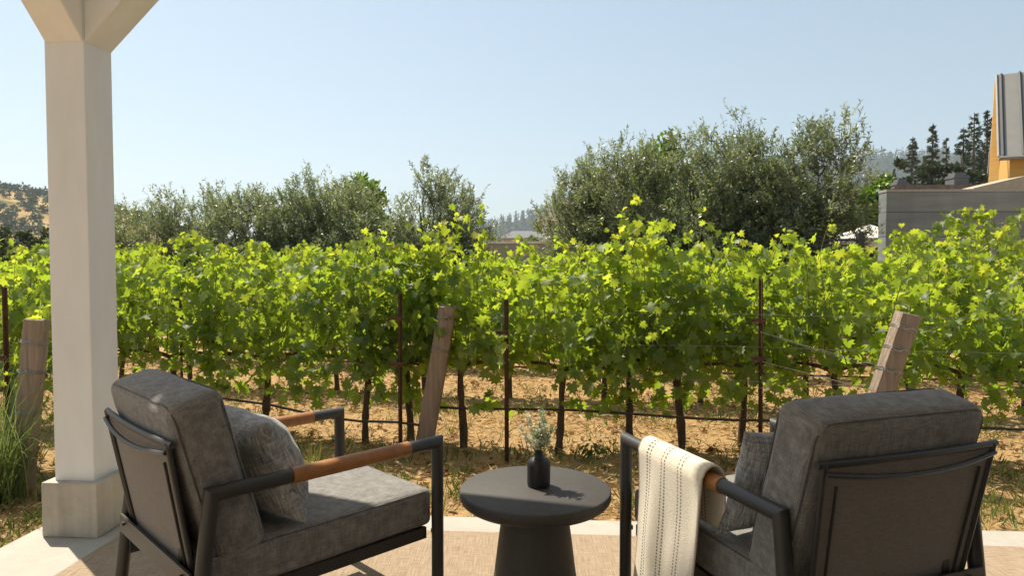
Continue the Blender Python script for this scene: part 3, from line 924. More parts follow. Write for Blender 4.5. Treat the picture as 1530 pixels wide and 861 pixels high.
# ------------------------------------------------------------------ posts, stakes, wires, hoses
def timber_post(base, top, r, lab, ties, seed):
    root = empty('timber_post', base)
    b = Vector((0, 0, -.06)); t = Vector(top) - Vector(base)
    n, m = 18, 16
    mb = MB(); v = []; f = []
    ax = (t - b).normalized(); e1 = ax.cross(Vector((0, 1, 0))).normalized(); e2 = ax.cross(e1)
    for i in range(m + 1):
        s = i / m; p = b.lerp(t, s)
        for k in range(n):
            a = 2 * math.pi * k / n
            # squared round section with splits and worn edges
            sq = 1 / max(abs(math.cos(a)), abs(math.sin(a))) ** .62
            rr = r * sq * (1 + .05 * mnoise.noise(Vector((math.cos(a) * 1.5, math.sin(a) * 1.5, s * 2 + seed))) + .04 * mnoise.noise(Vector((a * 4, s * .7, seed))))
            if k == 13 or k == 4: rr *= .90
            q = p + e1 * rr * math.cos(a) + e2 * rr * math.sin(a)
            if i == m: q += ax * (.018 * mnoise.noise(Vector((math.cos(a), math.sin(a), seed + 5))))
            v.append(q)
    for i in range(m):
        for k in range(n):
            a, c = i * n + k, i * n + (k + 1) % n
            f.append((a, c, c + n, a + n))
    f.append(tuple(range(n - 1, -1, -1))); f.append(tuple(m * n + k for k in range(n)))
    mb.add(v, f); mb.build('post_body', M['timber'], root, smooth=True)
    for s in ties:
        mb = MB()
        for dz in (-.006, .0, .007):
            p = b.lerp(t, s + dz); ring = []
            for k in range(17):
                a = 2 * math.pi * k / 16
                sq = 1 / max(abs(math.cos(a)), abs(math.sin(a))) ** .62
                ring.append(p + e1 * (r * sq * 1.045) * math.cos(a) + e2 * (r * sq * 1.045) * math.sin(a) + ax * .006 * math.sin(a + s * 9))
            mb.tube(ring, .0015, 5, caps=False)
        # loose twisted end
        p = b.lerp(t, s) - e2 * 0 + Vector((0, -r * 1.12, 0))
        mb.tube([p + Vector((-.05, .0, .01)), p + Vector((-.02, -.012, .0)), p + Vector((.01, -.008, .012)), p + Vector((.03, -.014, -.004))], .0024, 5)
        mb.build('wire_tie', M['wire'], root)
    tag(root, lab, 'post', 'timber end posts of the vine rows')
    return root
timber_post((-.655, 4.90, GZ), (-.455, 4.86, .955), .066, 'leaning weathered timber post between the left chair and the side table', (.72, .84, .93), 1.0)
timber_post((2.12, 4.25, GZ), (2.47, 4.25, .945), .064, 'leaning weathered timber post behind the right chair', (.52, .68, .80, .92), 5.0)
timber_post((-2.93, 4.02, GZ), (-2.79, 4.0, .935), .056, 'reddish timber post beside the white porch post, behind the ornamental grass', (.50, .72, .88), 9.0)

def stake(x, y, ztop, lab, arm_z=(.62,), lean=0.0, group='rusty steel stakes of the trellis'):
    root = empty('steel_stake', (x, y, GZ))
    mb = MB(); h = ztop - GZ
    w_, t_ = .0145, .004
    dx = lean * h
    for (a0, a1, b0, b1) in ((-w_, w_, 0, t_), (-t_ / 2, t_ / 2, -.022, -.0005)):
        mb.hexa([(a0, b0, -.1), (a1, b0, -.1), (a1, b1, -.1), (a0, b1, -.1), (a0 + dx, b0, h), (a1 + dx, b0, h), (a1 + dx, b1, h), (a0 + dx, b1, h)])
    mb.build('stake_body', M['rust'], root)
    for z in arm_z:
        mb = MB(); mb.box(-.075 + dx * z / h, .022 + dx * z / h, -.030, -.024, z - .012, z + .012); mb.box(-.026 + dx * z / h, .026 + dx * z / h, -.029, .010, z - .022, z - .013); mb.build('wire_bracket', M['rust'], root)
    tag(root, lab, 'stake', group)
    return root
proto_stake = stake(-.79, 4.78, 1.05, 'tall rusty steel stake with brackets left of the middle timber post', (.66, .98), .005)
stake(-.035, 4.58, 1.02, 'shorter rusty steel stake standing behind the side table', (.90,), -.003)
stake(1.70, 4.62, 1.16, 'tall rusty steel stake rising behind the right pillow', (.72, .98), -.012)
stake(-3.05, 4.10, 1.12, 'rusty steel stake at the left edge of the photo, left of the reddish timber post', (.62, .80), 0)
for x, y, d in ((269, 430, 7.1), (840, 455, 6.9), (940, 440, 6.75), (972, 425, 8.6), (1250, 420, 8.2)):
    p = at(x, y, d)
    stake(p.x, d, p.z, 'rusty steel stake half buried in the leaves of a row behind', (p.z - GZ - .12,), 0, 'rusty steel stakes in the rows behind')

def line_thing(name, pts, r, mat, lab, cat, group, sag=0):
    mb = MB(); mb.tube(pts, r, 6)
    o = mb.build(name, mat, None, smooth=True); tag(o, lab, cat, group); return o
def row_pts(xa, xb, off, z, amp, n=60, seed=0):
    r_ = []
    for i in range(n + 1):
        x = xa + (xb - xa) * i / n
        r_.append((x, 5.0 + SL * x + off, z + amp * mnoise.noise(Vector((x * 1.1 + seed, seed, 0)))))
    return r_
line_thing('drip_hose', row_pts(-.55, 5.2, -.13, GZ + .315, .02), .009, M['hose'], 'long black drip hose strung below the vines right of the middle timber post', 'hose', 'drip hoses')
line_thing('drip_hose', [(-.66, 4.80, .115), (-.82, 4.83, .13), (-1.1, 4.90, .12), (-1.35, 4.97, .13), (-1.9, 5.25, .17), (-2.6, 5.5, .20), (-4.5, 5.9, .20)], .009, M['hose'], 'black drip hose ending beside the rusty stake left of the middle timber post', 'hose', 'drip hoses')
line_thing('drip_hose', row_pts(-6, 7.5, 1.85, GZ + .32, .02, seed=4), .009, M['hose'], 'black drip hose along the second vine row', 'hose', 'drip hoses')
for z, am in ((.55, .01), (.78, .012), (1.0, .01)):
    line_thing('trellis_wire', row_pts(-5.5, -.82, -.10, GZ + z, am, 30, z), .0011, M['wire'], 'thin trellis wire stretched through the vines left of the middle timber post', 'wire', 'trellis wires left of the middle post')
    line_thing('trellis_wire', row_pts(-.5, 5.5, -.14, GZ + z + .02, am, 30, z + 3), .0011, M['wire'], 'thin trellis wire stretched through the vines right of the middle timber post', 'wire', 'trellis wires right of the middle post')
for (za, zb) in ((.80, .62), (.80, .60), (.60, .47), (.42, .30)):
    tz = (zb + .05 - GZ) / 1.05
    line_thing('trellis_wire', [(1.68, 4.60, za), (1.95, 4.43, (za + zb) / 2 + .0 + .005), (2.12 + .35 * tz - .07, 4.20, zb)], .0022, M['wire'], 'bright wire slanting from the tall rusty stake to the right timber post', 'wire', 'wires tied to the right timber post')

# ------------------------------------------------------------------ ground cover
rng = np.random.default_rng(21)
def inside_patio(x, y): return (y < 3.545 - .07 * x) & (x > -2.27)
def scatter(n, x0, x1, y0, y1, pw=1.0):
    x = rng.uniform(x0, x1, n * 2); y = y0 + (y1 - y0) * rng.random(n * 2) ** pw
    k = ~inside_patio(x, y)
    return x[k][:n], y[k][:n]
def straw():
    x, y = scatter(90000, -6, 6, 2.6, 10, 1.25)
    n = len(x)
    cl = np.array([mnoise.noise(Vector((a * 1.3, b * 1.3, 0))) for a, b in zip(x, y)])
    keep = rng.random(n) < np.clip(.60 + cl * 1.1, .10, 1); x, y = x[keep], y[keep]; n = len(x)
    a = rng.uniform(0, 2 * math.pi, n)
    d = np.stack([np.cos(a), np.sin(a), np.abs(rng.normal(0, .35, n))], 1)
    pos = np.stack([x, y, np.full(n, GZ + .008) + rng.uniform(-.01, .03, n)], 1)
    V_, F_, T_ = quads(pos, d, rand_unit(n) + np.array([0, 0, 0]), rng.uniform(.03, .13, n), rng.uniform(.003, .010, n), rng.uniform(0, 1, n))
    tag(link('dry_straw', np_mesh('dry_straw', V_, F_, tint=T_), M['straw']), 'dry straw strewn over the vineyard soil', 'straw', kind='stuff')
straw()
def litter():
    x, y = scatter(2800, -5, 5, 2.8, 9, 1.1)
    n = len(x)
    pos = np.stack([x, y, np.full(n, GZ + .015) + rng.uniform(0, .025, n)], 1)
    nr = rng.normal(size=(n, 3)) * .5 + np.array([0, 0, 1])
    V_, F_, T_ = leaves(pos, nr, rand_unit(n), rng.uniform(.02, .06, n), rng.random(n), fold=.5, droop=.5)
    tag(link('leaf_litter', np_mesh('leaf_litter', V_, F_, tint=T_), M['litter']), 'curled brown fallen leaves on the vineyard soil', 'leaf litter', kind='stuff')
litter()
def weeds():
    pos, d, ln, wd, tn = [], [], [], [], []
    def tuft(x, y, n, h, t0, spread=.5):
        for q in range(n):
            pos.append((x + rng.normal() * .025, y + rng.normal() * .025, GZ)); d.append((rng.normal() * spread, rng.normal() * spread, 1.0))
            ln.append(h * rng.uniform(.5, 1.2)); wd.append(rng.uniform(.004, .010)); tn.append(np.clip(t0 + rng.normal() * .2, 0, 1))
    x, y = scatter(4200, -5, 5, 2.8, 7.2, 1.5)
    for a, b in zip(x, y):
        c = mnoise.noise(Vector((a * 1.1 + 9, b * 1.1, 0)))
        edge = math.exp(-((b - (3.75 - .07 * a)) / .35) ** 2)
        under = math.exp(-((b - (4.7 - .2 * a)) / .3) ** 2)
        if rng.random() < .16 + .6 * max(0, c) + .45 * edge + .3 * under:
            tuft(a, b, int(rng.uniform(5, 13)), rng.uniform(.05, .16), rng.uniform(.15, .95))
    for a, b in ((-1.55, 4.75), (-1.7, 4.9), (-1.4, 4.8), (-1.85, 4.7), (-1.3, 4.65), (2.7, 3.6), (2.5, 3.8), (2.9, 3.75), (3.1, 4.0), (2.35, 3.65)):
        for q in range(5): tuft(a + rng.normal() * .14, b + rng.normal() * .14, 11, .17, .6, .45)
    for q in range(55):
        tuft(rng.uniform(-3.3, -2.35), rng.uniform(3.15, 3.9), 14, .10, .35, .7)
    n = len(pos)
    V_, F_, T_ = quads(np.array(pos), np.array(d), rand_unit(n), np.array(ln), np.array(wd), np.array(tn))
    tag(link('weeds', np_mesh('weeds', V_, F_, tint=T_), M['weed']), 'patchy weeds and dry grass tufts between patio and vines', 'weeds', kind='stuff')
weeds()
def broad_weed(x, y, s, lab):
    root = empty('broadleaf_weed', (x, y, GZ)); n = 46
    a = rng.uniform(0, 2 * math.pi, n); r_ = rng.random(n) * s
    pos = np.stack([np.cos(a) * r_, np.sin(a) * r_, rng.uniform(.02, .12, n)], 1)
    nr = np.stack([np.cos(a) * .6, np.sin(a) * .6, np.ones(n)], 1) + rng.normal(size=(n, 3)) * .3
    V_, F_, T_ = leaves(pos, nr, np.stack([np.cos(a), np.sin(a), np.zeros(n)], 1), rng.uniform(.03, .07, n), rng.uniform(0, .5, n), OVAL_OUT)
    link('foliage', np_mesh('foliage', V_, F_, tint=T_), M['weed'], root)
    tag(root, lab, 'weed')
broad_weed(.56, 4.70, .10, 'small broadleaf weed on the dry soil just right of the vase flowers')

# ornamental grass at the lower left
def fountain_grass(x, y, n, lab, h=.85):
    root = empty('ornamental_grass', (x, y, GZ))
    V_, F_, T_ = [], [], []; base = 0
    for q in range(n):
        a = rng.uniform(0, 2 * math.pi); lean = rng.uniform(.15, 1.0)
        L = h * rng.uniform(.6, 1.15)
        bx, by = rng.normal() * .07, rng.normal() * .07
        pts = bez([(bx, by, 0), (bx + math.cos(a) * L * .25 * lean, by + math.sin(a) * L * .25 * lean, L * .62), (bx + math.cos(a) * L * (.30 + .55 * lean), by + math.sin(a) * L * (.30 + .55 * lean), L * (1.0 - .62 * lean * lean))], 9)
        wdt = rng.uniform(.0016, .0032); sd = np.array([-math.sin(a), math.cos(a), 0]); tn = np.clip(rng.normal(.5, .25), 0, 1)
        for i, p in enumerate(pts):
            ww = wdt * (1 - (i / 8) ** 2 * .9)
            V_ += [p - sd * ww, p + sd * ww]; T_ += [tn, tn]
        for i in range(8): F_.append((base + 2 * i, base + 2 * i + 1, base + 2 * i + 3, base + 2 * i + 2))
        base += 18
    link('blades', np_mesh('blades', np.array(V_), np.array(F_), tint=np.array(T_)), M['grass_blade'], root)
    tag(root, lab, 'grass clump', 'ornamental grass clumps')
fountain_grass(-2.92, 3.78, 420, 'fine bladed ornamental grass clump at the lower left, in front of the reddish post')
fountain_grass(-3.25, 3.95, 300, 'ornamental grass clump at the very left edge of the photo')

# ------------------------------------------------------------------ trees
def tree(name, x, y, h, cr, leafmat, barkmat, nleaf, lab, group, style='olive', seed=0, zb=.12, lsize=(.05, .09), lw=.2):
    global rng
    rng = np.random.default_rng(seed)
    root = empty(name, (x, y, GZ))
    mb = MB(); tips = []
    nst = 5 if style == 'olive' else 3
    for i in range(nst):
        a = rng.uniform(0, 2 * math.pi); r0 = rng.uniform(.25, .6) * cr
        e = np.array([math.cos(a) * r0, math.sin(a) * r0, h * rng.uniform(.55, .8)])
        c = bez([(math.cos(a) * .06, math.sin(a) * .06, -.1), (math.cos(a) * .1, math.sin(a) * .1, h * .3), e], 10)
        mb.tube(c, list(np.linspace(.045, .010, 10) * h / 3.5), 7)
        for q in range(5):
            j = rng.integers(3, 10); p = c[j]
            a2 = a + rng.normal() * 1.3; ln = rng.uniform(.2, .45) * cr
            e2 = p + np.array([math.cos(a2) * ln, math.sin(a2) * ln, rng.uniform(.1, .6) * cr])
            c2 = bez([p, (p + e2) / 2 + np.array([0, 0, .1]), e2], 6)
            mb.tube(c2, list(np.linspace(.012, .004, 6) * h / 3.5), 5)
    # clumps in an uneven crown
    ncl = max(40, int(nleaf / 75))
    lob = [(rng.uniform(-.75, .75) * cr, rng.uniform(-.6, .6) * cr, h * rng.uniform(.25, .78), rng.uniform(.38, .60) * cr, rng.uniform(.5, .9)) for _ in range(9)]
    lob.append((0, 0, h * .55, cr * .7, 1.0)); lob.append((rng.uniform(-.3, .3) * cr, 0, h * .80, cr * .42, 1.0))
    lob += [(rng.uniform(-.8, .8) * cr, rng.uniform(-.6, .6) * cr, h * rng.uniform(.2, .45), cr * .55, .6) for _ in range(6)]
    pos, d, tn, sg = [], [], [], []
    for i in range(ncl):
        l = lob[rng.integers(len(lob))]
        u = rand_unit(1)[0]; rr = l[3] * rng.uniform(.35, 1.05)
        c = np.array([l[0] + u[0] * rr, l[1] + u[1] * rr, l[2] + u[2] * rr * 1.15])
        if c[2] < h * zb: c[2] = h * zb + rng.random() * .3
        if c[2] > h * .96: c[2] = h * .96 - rng.random() * .4
        outd = np.array([c[0], c[1], (c[2] - h * .4) * .8]); outd /= np.linalg.norm(outd) + 1e-6
        ct = rng.normal(.5, .16)
        for t in range(4):      # sprays
            dr = outd * .7 + rand_unit(1)[0] * .8 + np.array([0, 0, .75 if style == 'olive' else .35]); dr /= np.linalg.norm(dr)
            L = rng.uniform(.18, .42) * (cr / 1.5) ** .5
            if style == 'olive' and rng.random() < .10 and c[2] > h * .6: L *= 1.5
            q = c + rand_unit(1)[0] * .14 * cr / 1.5
            mb.tube([q - dr * .08, q + dr * L], [.003, .0015], 3, caps=False)
            m_ = int(nleaf / (ncl * 4))
            for s in range(m_):
                pos.append(q + dr * L * (s + rng.random()) / m_ + rand_unit(1)[0] * (.012 if style == 'olive' else .09)); 
                d.append(dr * .6 + rand_unit(1)[0] * .8); tn.append(ct + rng.normal() * .16)
    mb.build('trunk', barkmat, root, smooth=True)
    n = len(pos)
    V_, F_, T_ = quads(np.array(pos), np.array(d), rand_unit(n), rng.uniform(*lsize, n), rng.uniform(*lsize, n) * lw, np.clip(tn, 0, 1))
    link('crown', np_mesh('crown', V_, F_, tint=T_), leafmat, root)
    tag(root, lab, 'tree', group)
    return root
def tree_px(name, xc, ytop, d, width, *a, **k):
    p = at(xc, ytop, d); h = p.z - GZ; cr = width / 2 * d / 1020
    return tree(name, p.x, d, h, cr, *a, **k)
GO = 'olive trees beyond the vines'
olives = [
    (205, 312, 15.0, 190, 'rounded olive tree just right of the white porch post'),
    (318, 286, 15.5, 150, 'low olive tree second to the right of the porch post'),
    (392, 274, 15.0, 150, 'olive tree with wispy top in the middle of the left olive group'),
    (470, 262, 15.0, 160, 'olive tree left of the bright green tree in the left group'),
    (556, 268, 14.6, 165, 'olive tree in front of the small bright green tree'),
    (642, 232, 14.0, 165, 'tallest olive of the left group, above the middle timber post'),
    (884, 218, 14.0, 150, 'olive tree at the left end of the large right group, beside the brown roof'),
    (950, 206, 13.6, 180, 'olive tree second from the left in the large right group'),
    (1042, 184, 13.2, 190, 'olive tree in the middle of the large right group'),
    (1128, 176, 13.0, 200, 'olive tree second from the right in the large right group'),
    (1196, 150, 12.6, 170, 'tallest olive tree, at the right end of the large group beside the wall'),
]
for i, (x, yt, d, wd, lab) in enumerate(olives):
    tree_px('olive_tree', x, yt, d, wd, M['olive_leaf'], M['olive_bark'], 40000 if x > 800 else 32000, lab, GO, seed=300 + i, lsize=(.06, .10), lw=.26)
GB = 'bright green trees behind the olives'
for i, (x, yt, d, wd, lab) in enumerate([
    (530, 242, 17.5, 90, 'small bright green tree peeping over the left olive group'),
    (1004, 182, 16.5, 150, 'bright green tree peeping over the large olive group'),
    (1316, 256, 19.0, 90, 'bright green tree between the tall olive and the concrete wall')]):
    tree_px('broadleaf_tree', x, yt, d, wd, M['bright_leaf'], M['olive_bark'], 9000, lab, GB, style='broad', seed=330 + i, lsize=(.10, .17), lw=.75)
GS = 'dark shrubs under the olive trees'
for i, (x, yt, d, wd, lab) in enumerate([
    (985, 362, 11.6, 130, 'dark leafy shrub below the middle of the large olive group'),
    (880, 372, 11.8, 110, 'dark leafy shrub below the left end of the large olive group'),
    (1120, 366, 11.4, 130, 'dark leafy shrub below the right half of the large olive group'),
    (1195, 374, 11.2, 100, 'dark leafy shrub below the tallest olive tree'),
    (660, 372, 12.4, 110, 'dark leafy shrub below the tallest olive of the left group'),
    (500, 378, 13.0, 160, 'dark leafy shrub below the middle of the left olive group'),
    (360, 378, 13.5, 160, 'dark leafy shrub below the wispy left olive'),
    (30, 345, 24, 150, 'dark round tree at the left edge below the golden hill'),
    (110, 350, 25, 150, 'dark round tree half hidden by the white porch post')]):
    tree_px('leafy_shrub' if i < 7 else 'round_tree', x, yt, d, wd, M['dark_leaf'], M['olive_bark'], 6000, lab, GS if i < 7 else None, style='broad', seed=350 + i, lsize=(.07, .12) if i < 7 else (.12, .2), lw=.6, zb=.05)

# conifers and oaks beyond the wall
def conifer(xc, ytop, d, wpx, lab, seed, thin=1.0):
    global rng
    rng = np.random.default_rng(seed)
    p = at(xc, ytop, d); h = p.z - GZ; rw = wpx / 2 * d / 1020 * 1.35
    root = empty('conifer', (p.x, d, GZ))
    mb = MB(); mb.tube([(0, 0, -.2), (rng.normal() * .1, 0, h * .5), (0, 0, h)], [h * .02, h * .013, .03], 7)
    pos, dr, tn = [], [], []
    z = h * .30
    while z < h * .99:
        f = (h - z) / (h * .7)
        for q in range(5):
            if rng.random() > thin * .85: continue
            a = rng.uniform(0, 2 * math.pi); L = rw * (f ** .8) * rng.uniform(.45, 1.15) + .03
            e = np.array([math.cos(a) * L, math.sin(a) * L, z - L * .12 + rng.normal() * .1])
            mb.tube([(0, 0, z), tuple(e)], [.03, .01], 3, caps=False)
            m_ = int(20 + 55 * L / rw)
            for s in range(m_):
                t = rng.uniform(.15, 1.0)
                pos.append(np.array([0, 0, z]) * (1 - t) + e * t + rand_unit(1)[0] * (.05 + .14 * f)); dr.append(np.array([math.cos(a), math.sin(a), -.1]) + rand_unit(1)[0] * .8); tn.append(rng.normal(.45, .2))
        z += h * .022
    mb.build('trunk', M['olive_bark'], root, smooth=True)
    n = len(pos); V_, F_, T_ = quads(np.array(pos), np.array(dr), rand_unit(n), rng.uniform(.14, .34, n), rng.uniform(.05, .11, n), np.clip(tn, 0, 1))
    link('crown', np_mesh('crown', V_, F_, tint=T_), M['needle'], root)
    tag(root, lab, 'tree', 'tall conifers beyond the concrete wall')
conifer(1364, 204, 62, 46, 'bushy topped conifer, leftmost of the dark conifers beyond the wall', 401, .8)
conifer(1394, 184, 60, 34, 'slim pointed conifer standing alone above the dark treetops', 402)
conifer(1440, 190, 58, 50, 'leaning airy conifer just left of the tallest one', 403, .6)
conifer(1456, 168, 60, 56, 'tallest dark conifer beyond the concrete wall', 404, .75)
conifer(1476, 164, 57, 34, 'dark conifer partly hidden by the yellow house', 405, .9)
conifer(1414, 206, 66, 12, 'thin half bare conifer between the pointed and the leaning one', 406, .45)
for i, (x, yt, d, wd, lab) in enumerate([(1348, 232, 50, 110, 'dark oak left of the chimneys beyond the concrete wall'), (1400, 232, 52, 120, 'dark oak in the middle below the pointed conifer'), (1462, 240, 50, 120, 'dark oak right behind the square grey chimney'), (1520, 235, 54, 120, 'dark oak hidden behind the yellow house')]):
    tree_px('oak_tree', x, yt, d, wd, M['dark_leaf'], M['olive_bark'], 7000, lab, 'dark oaks beyond the concrete wall', style='broad', seed=420 + i, lsize=(.3, .5), lw=.7)

# ------------------------------------------------------------------ buildings
def px_box(mb, x0, x1, y0, y1, d, depth, zbot=None):
    a, b = at(x0, y0, d), at(x1, y1, d)
    mb.box(a.x, b.x, d, d + depth, (zbot if zbot is not None else b.z), a.z)
# concrete wall
cw = empty('concrete_wall', (at(1325, 285, 12.8).x, 12.8, GZ))
tag(cw, 'grey board formed concrete wall at the right behind the vines', 'wall')
cw.rotation_euler = (0, 0, R(-2.0))
ht = at(1325, 287, 12.8).z - GZ
mb = MB(); mb.box(0, 9, 0, .3, 0, ht); mb.build('wall_body', M['concrete'], cw, bevel=.012)
mb = MB(); mb.box(-.008, 9.008, -.008, .308, ht + .002, ht + .05); mb.build('coping', M['stucco'], cw)
# low flat house behind the wall, with chimneys
lh = empty('low_house', (0, 0, 0)); d0 = 17.0
tag(lh, 'low house with flat brown roof and two grey chimneys behind the concrete wall', 'house')
a = at(1345, 278, d0); b = at(1640, 278, d0)
kk = (d0 + 7.2) / d0; mb = MB(); mb.hexa([(a.x, d0, GZ), (b.x, d0, GZ), (b.x * kk, d0 + 7, GZ), (a.x * kk, d0 + 7, GZ), (a.x, d0, a.z - .12), (b.x, d0, a.z - .12), (b.x * kk, d0 + 7, a.z - .12), (a.x * kk, d0 + 7, a.z - .12)]); mb.build('wall', M['stucco'], lh)
mb = MB(); r1 = at(1362, 270, d0); mb.hexa([(a.x - .3, d0 - .3, a.z - .11), (b.x, d0 - .3, a.z - .11), (b.x * kk, d0 + 7.2, a.z + .1), (a.x * kk, d0 + 7.2, a.z + .1), (a.x - .3, d0 - .3, a.z), (b.x, d0 - .3, a.z), (b.x * kk, d0 + 7.2, a.z + .48), (a.x * kk, d0 + 7.2, a.z + .48)])
rf = mb.build('roof', M['brown_roof'], lh)
def chimney(x0, x1, y0, d):
    p, q = at(x0, y0, d), at(x1, y0, d); w_ = q.x - p.x
    mb = MB(); mb.box(p.x, q.x, d, d + w_, a.z - .02, p.z - .06); mb.box(p.x + w_ * .12, q.x - w_ * .12, d + w_ * .12, d + w_ * .88, p.z - .059, p.z + .01)
    mb.box(p.x - .02, q.x + .02, d - .02, d + w_ + .02, p.z - .13, p.z - .10)
    c = mb.build('chimney', M['chimney'], lh)
chimney(1426, 1448, 258, 17.6); chimney(1341, 1358, 268, 17.2)
# sloping parapet piece
mb = MB(); p0, p1 = at(1455, 281, 15.5), at(1535, 262, 15.5); p2 = at(1660, 262, 15.5)
mb.add([(p0.x, 15.5, p0.z - .25), (p2.x, 15.5, p0.z - .25), (p2.x, 15.5, p1.z), (p1.x, 15.5, p1.z), (p0.x, 15.5, p0.z),
        (p0.x, 16.4, p0.z - .25), (p2.x, 16.4, p0.z - .25), (p2.x, 16.4, p1.z), (p1.x, 16.4, p1.z), (p0.x, 16.4, p0.z)],
       [(0, 1, 2, 3, 4), (9, 8, 7, 6, 5), (0, 5, 6, 1), (1, 6, 7, 2), (2, 7, 8, 3), (3, 8, 9, 4), (4, 9, 5, 0)])
mb.build('parapet', M['tan_roof'], lh)
# yellow gabled house
def yellow_house():
    d = 20.0
    YR = R(-30.5)
    rt = empty('gabled_house', (at(1493, 234, d).x, d, GZ), YR)
    tag(rt, 'steep gabled house with yellow wood walls and grey metal roof at the top right', 'house')
    o = Vector(rt.location)
    eL = at(1493, 234, d) - o            # eave, left corner (front)
    dr = 1.9                              # half depth of the house
    rL = Vector((.05, dr, at(1484, 112, d + dr * .86).z - GZ))       # ridge, left end
    W = 9.0
    th = .16
    back_e = Vector((eL.x, eL.y + 2 * dr, eL.z))
    sk = rL.x - eL.x
    # roof: two slopes
    for nm, e in (('roof', eL), ('roof', back_e)):
        mb = MB()
        off = Vector((0, .16 if e is eL else -.16, -.10))
        pts = [e + off, Vector((W, e.y, e.z)) + off, Vector((W, rL.y, rL.z)) + Vector((0, 0, -.19)), rL + Vector((0, 0, -.19)), e, Vector((W, e.y, e.z)), Vector((W, rL.y, rL.z)), Vector(rL)]
        mb.hexa(pts)
        ro = mb.build(nm, M['roof_metal'], rt)
        bm = bmesh.new(); bm.from_mesh(ro.data); bmesh.ops.recalc_face_normals(bm, faces=bm.faces); bm.to_mesh(ro.data); bm.free()
        if e is eL:
            n_ = Vector((0, -(rL.z - e.z), (rL.y - e.y))).normalized()
            if n_.z < 0: n_ = -n_
            ms = MB()
            k = 0; x = .10
            while x < W:
                aa = Vector((e.x + x, e.y, e.z)) + n_ * .02; bb = Vector((rL.x + x, rL.y, rL.z)) + n_ * .02
                ms.tube([aa, bb], .045, 4); x += .47
            ms.build('standing_seam', M['seam'], ro)
            ms = MB(); ms.tube([Vector((e.x - .01, e.y, e.z)), Vector((rL.x - .01, rL.y, rL.z))], .04, 4); ms.build('rake_trim', M['roof_metal'], ro)
            ms = MB(); ms.tube([Vector((e.x, e.y - .02, e.z - .04)), Vector((W, e.y - .02, e.z - .04))], .06, 6); ms.build('gutter', M['roof_metal'], ro)
    # gable end wall (recessed from the rake)
    mb = MB()
    x0 = eL.x + .28
    f0, f1 = eL.y + .34, eL.y + 2 * dr - .34
    zr = rL.z - .45
    g = [(x0, f0, 0), (x0, f1, 0), (x0, f1, eL.z + .35), (x0, rL.y, zr), (x0, f0, eL.z + .35)]
    g2 = [(W - .4, y, z) for _, y, z in g]
    mb.add(g + g2, [(4, 3, 2, 1, 0), (5, 6, 7, 8, 9), (0, 1, 6, 5), (1, 2, 7, 6), (4, 0, 5, 9)])
    mb.build('wall', M['yellow_wood'], rt)
    # barge boards: the yellow soffit seen left of the roof edge
    mb = MB()
    mb.hexa([(eL.x - .22, eL.y + .2, eL.z - .75), (eL.x + .02, eL.y + .2, eL.z - .75), (eL.x + .02, eL.y + .32, eL.z - .75), (eL.x - .22, eL.y + .32, eL.z - .75),
             (rL.x - .06, rL.y - .05, rL.z - .22), (rL.x + .10, rL.y - .05, rL.z - .22), (rL.x + .10, rL.y + .05, rL.z - .22), (rL.x - .06, rL.y + .05, rL.z - .22)])
    mb.build('barge_board', M['yellow_wood'], rt)
    mb = MB(); mb.box(eL.x + .95, eL.x + 1.1, f0 - .1, f0 - .004, eL.z - .75, eL.z - .25); mb.build('window_frame', M['seam'], rt)
yellow_house()
# stucco house and garden wall behind the right olives
sh = empty('stucco_house', (0, 0, 0)); d = 22.0
tag(sh, 'house with brown shingle roof and white corner post half hidden behind the right olive trees', 'house')
a, b = at(826, 325, d), at(960, 325, d)
mb = MB(); mb.box(a.x, b.x, d, d + 6, GZ, a.z - .002); mb.build('wall', M['stucco'], sh)
mb = MB(); e0, e1 = at(806, 330, d - .6), at(975, 330, d - .6); q0, q1 = at(852, 290, d + 3), at(935, 290, d + 3)
mb.add([(e0.x, d - .6, e0.z), (e1.x, d - .6, e0.z), (e1.x, d + 6.6, e0.z), (e0.x, d + 6.6, e0.z), (q0.x, d + 3, q0.z), (q1.x, d + 3, q0.z)],
       [(3, 2, 1, 0), (0, 1, 5, 4), (2, 3, 4, 5), (1, 2, 5), (3, 0, 4)])
mb.build('roof', M['brown_roof'], sh)
mb = MB(); p = at(815, 330, d - .5); mb.box(p.x - .09, p.x + .09, d - .5, d - .32, GZ, p.z); mb.build('porch_post', M['white'], sh)
gw = empty('garden_wall', (at(705, 363, 18.5).x, 18.5, GZ)); tag(gw, 'low grey garden wall seen between the two olive groups', 'wall')
mb = MB(); zt = at(760, 364, 18.5).z - GZ; mb.box(0, 4.4, 0, .3, 0, zt); mb.build('wall_body', M['stucco'], gw)
mb = MB(); mb.box(-.03, 4.43, -.03, .33, zt + .002, zt + .06); mb.build('coping', M['white'], gw)
fh = empty('far_house', (at(770, 348, 60).x, 60, GZ)); tag(fh, 'tiny far house with dark roof between the two olive groups', 'house')
mb = MB(); zt = at(770, 356, 60).z - GZ; mb.box(-1.0, 3.4, 0, 5, 0, zt); mb.build('wall', M['stucco'], fh)
mb = MB(); mb.add([(-1.4, -.5, zt), (3.8, -.5, zt), (3.8, 5.5, zt), (-1.4, 5.5, zt), (-.2, 2.5, zt + .75), (2.6, 2.5, zt + .75)], [(3, 2, 1, 0), (0, 1, 5, 4), (2, 3, 4, 5), (1, 2, 5), (3, 0, 4)]); mb.build('roof', M['chimney'], fh)
for i, (x, yt, d, wd, lab) in enumerate([(735, 342, 40, 70, 'pale bushy tree at the foot of the far hill, right of the left olives'), (790, 352, 36, 60, 'low bushy tree between the garden wall and the far hill')]):
    tree_px('bushy_tree', x, yt, d, wd, M['olive_leaf'], M['olive_bark'], 4000, lab, None, style='broad', seed=440 + i, lsize=(.2, .35), lw=.6)
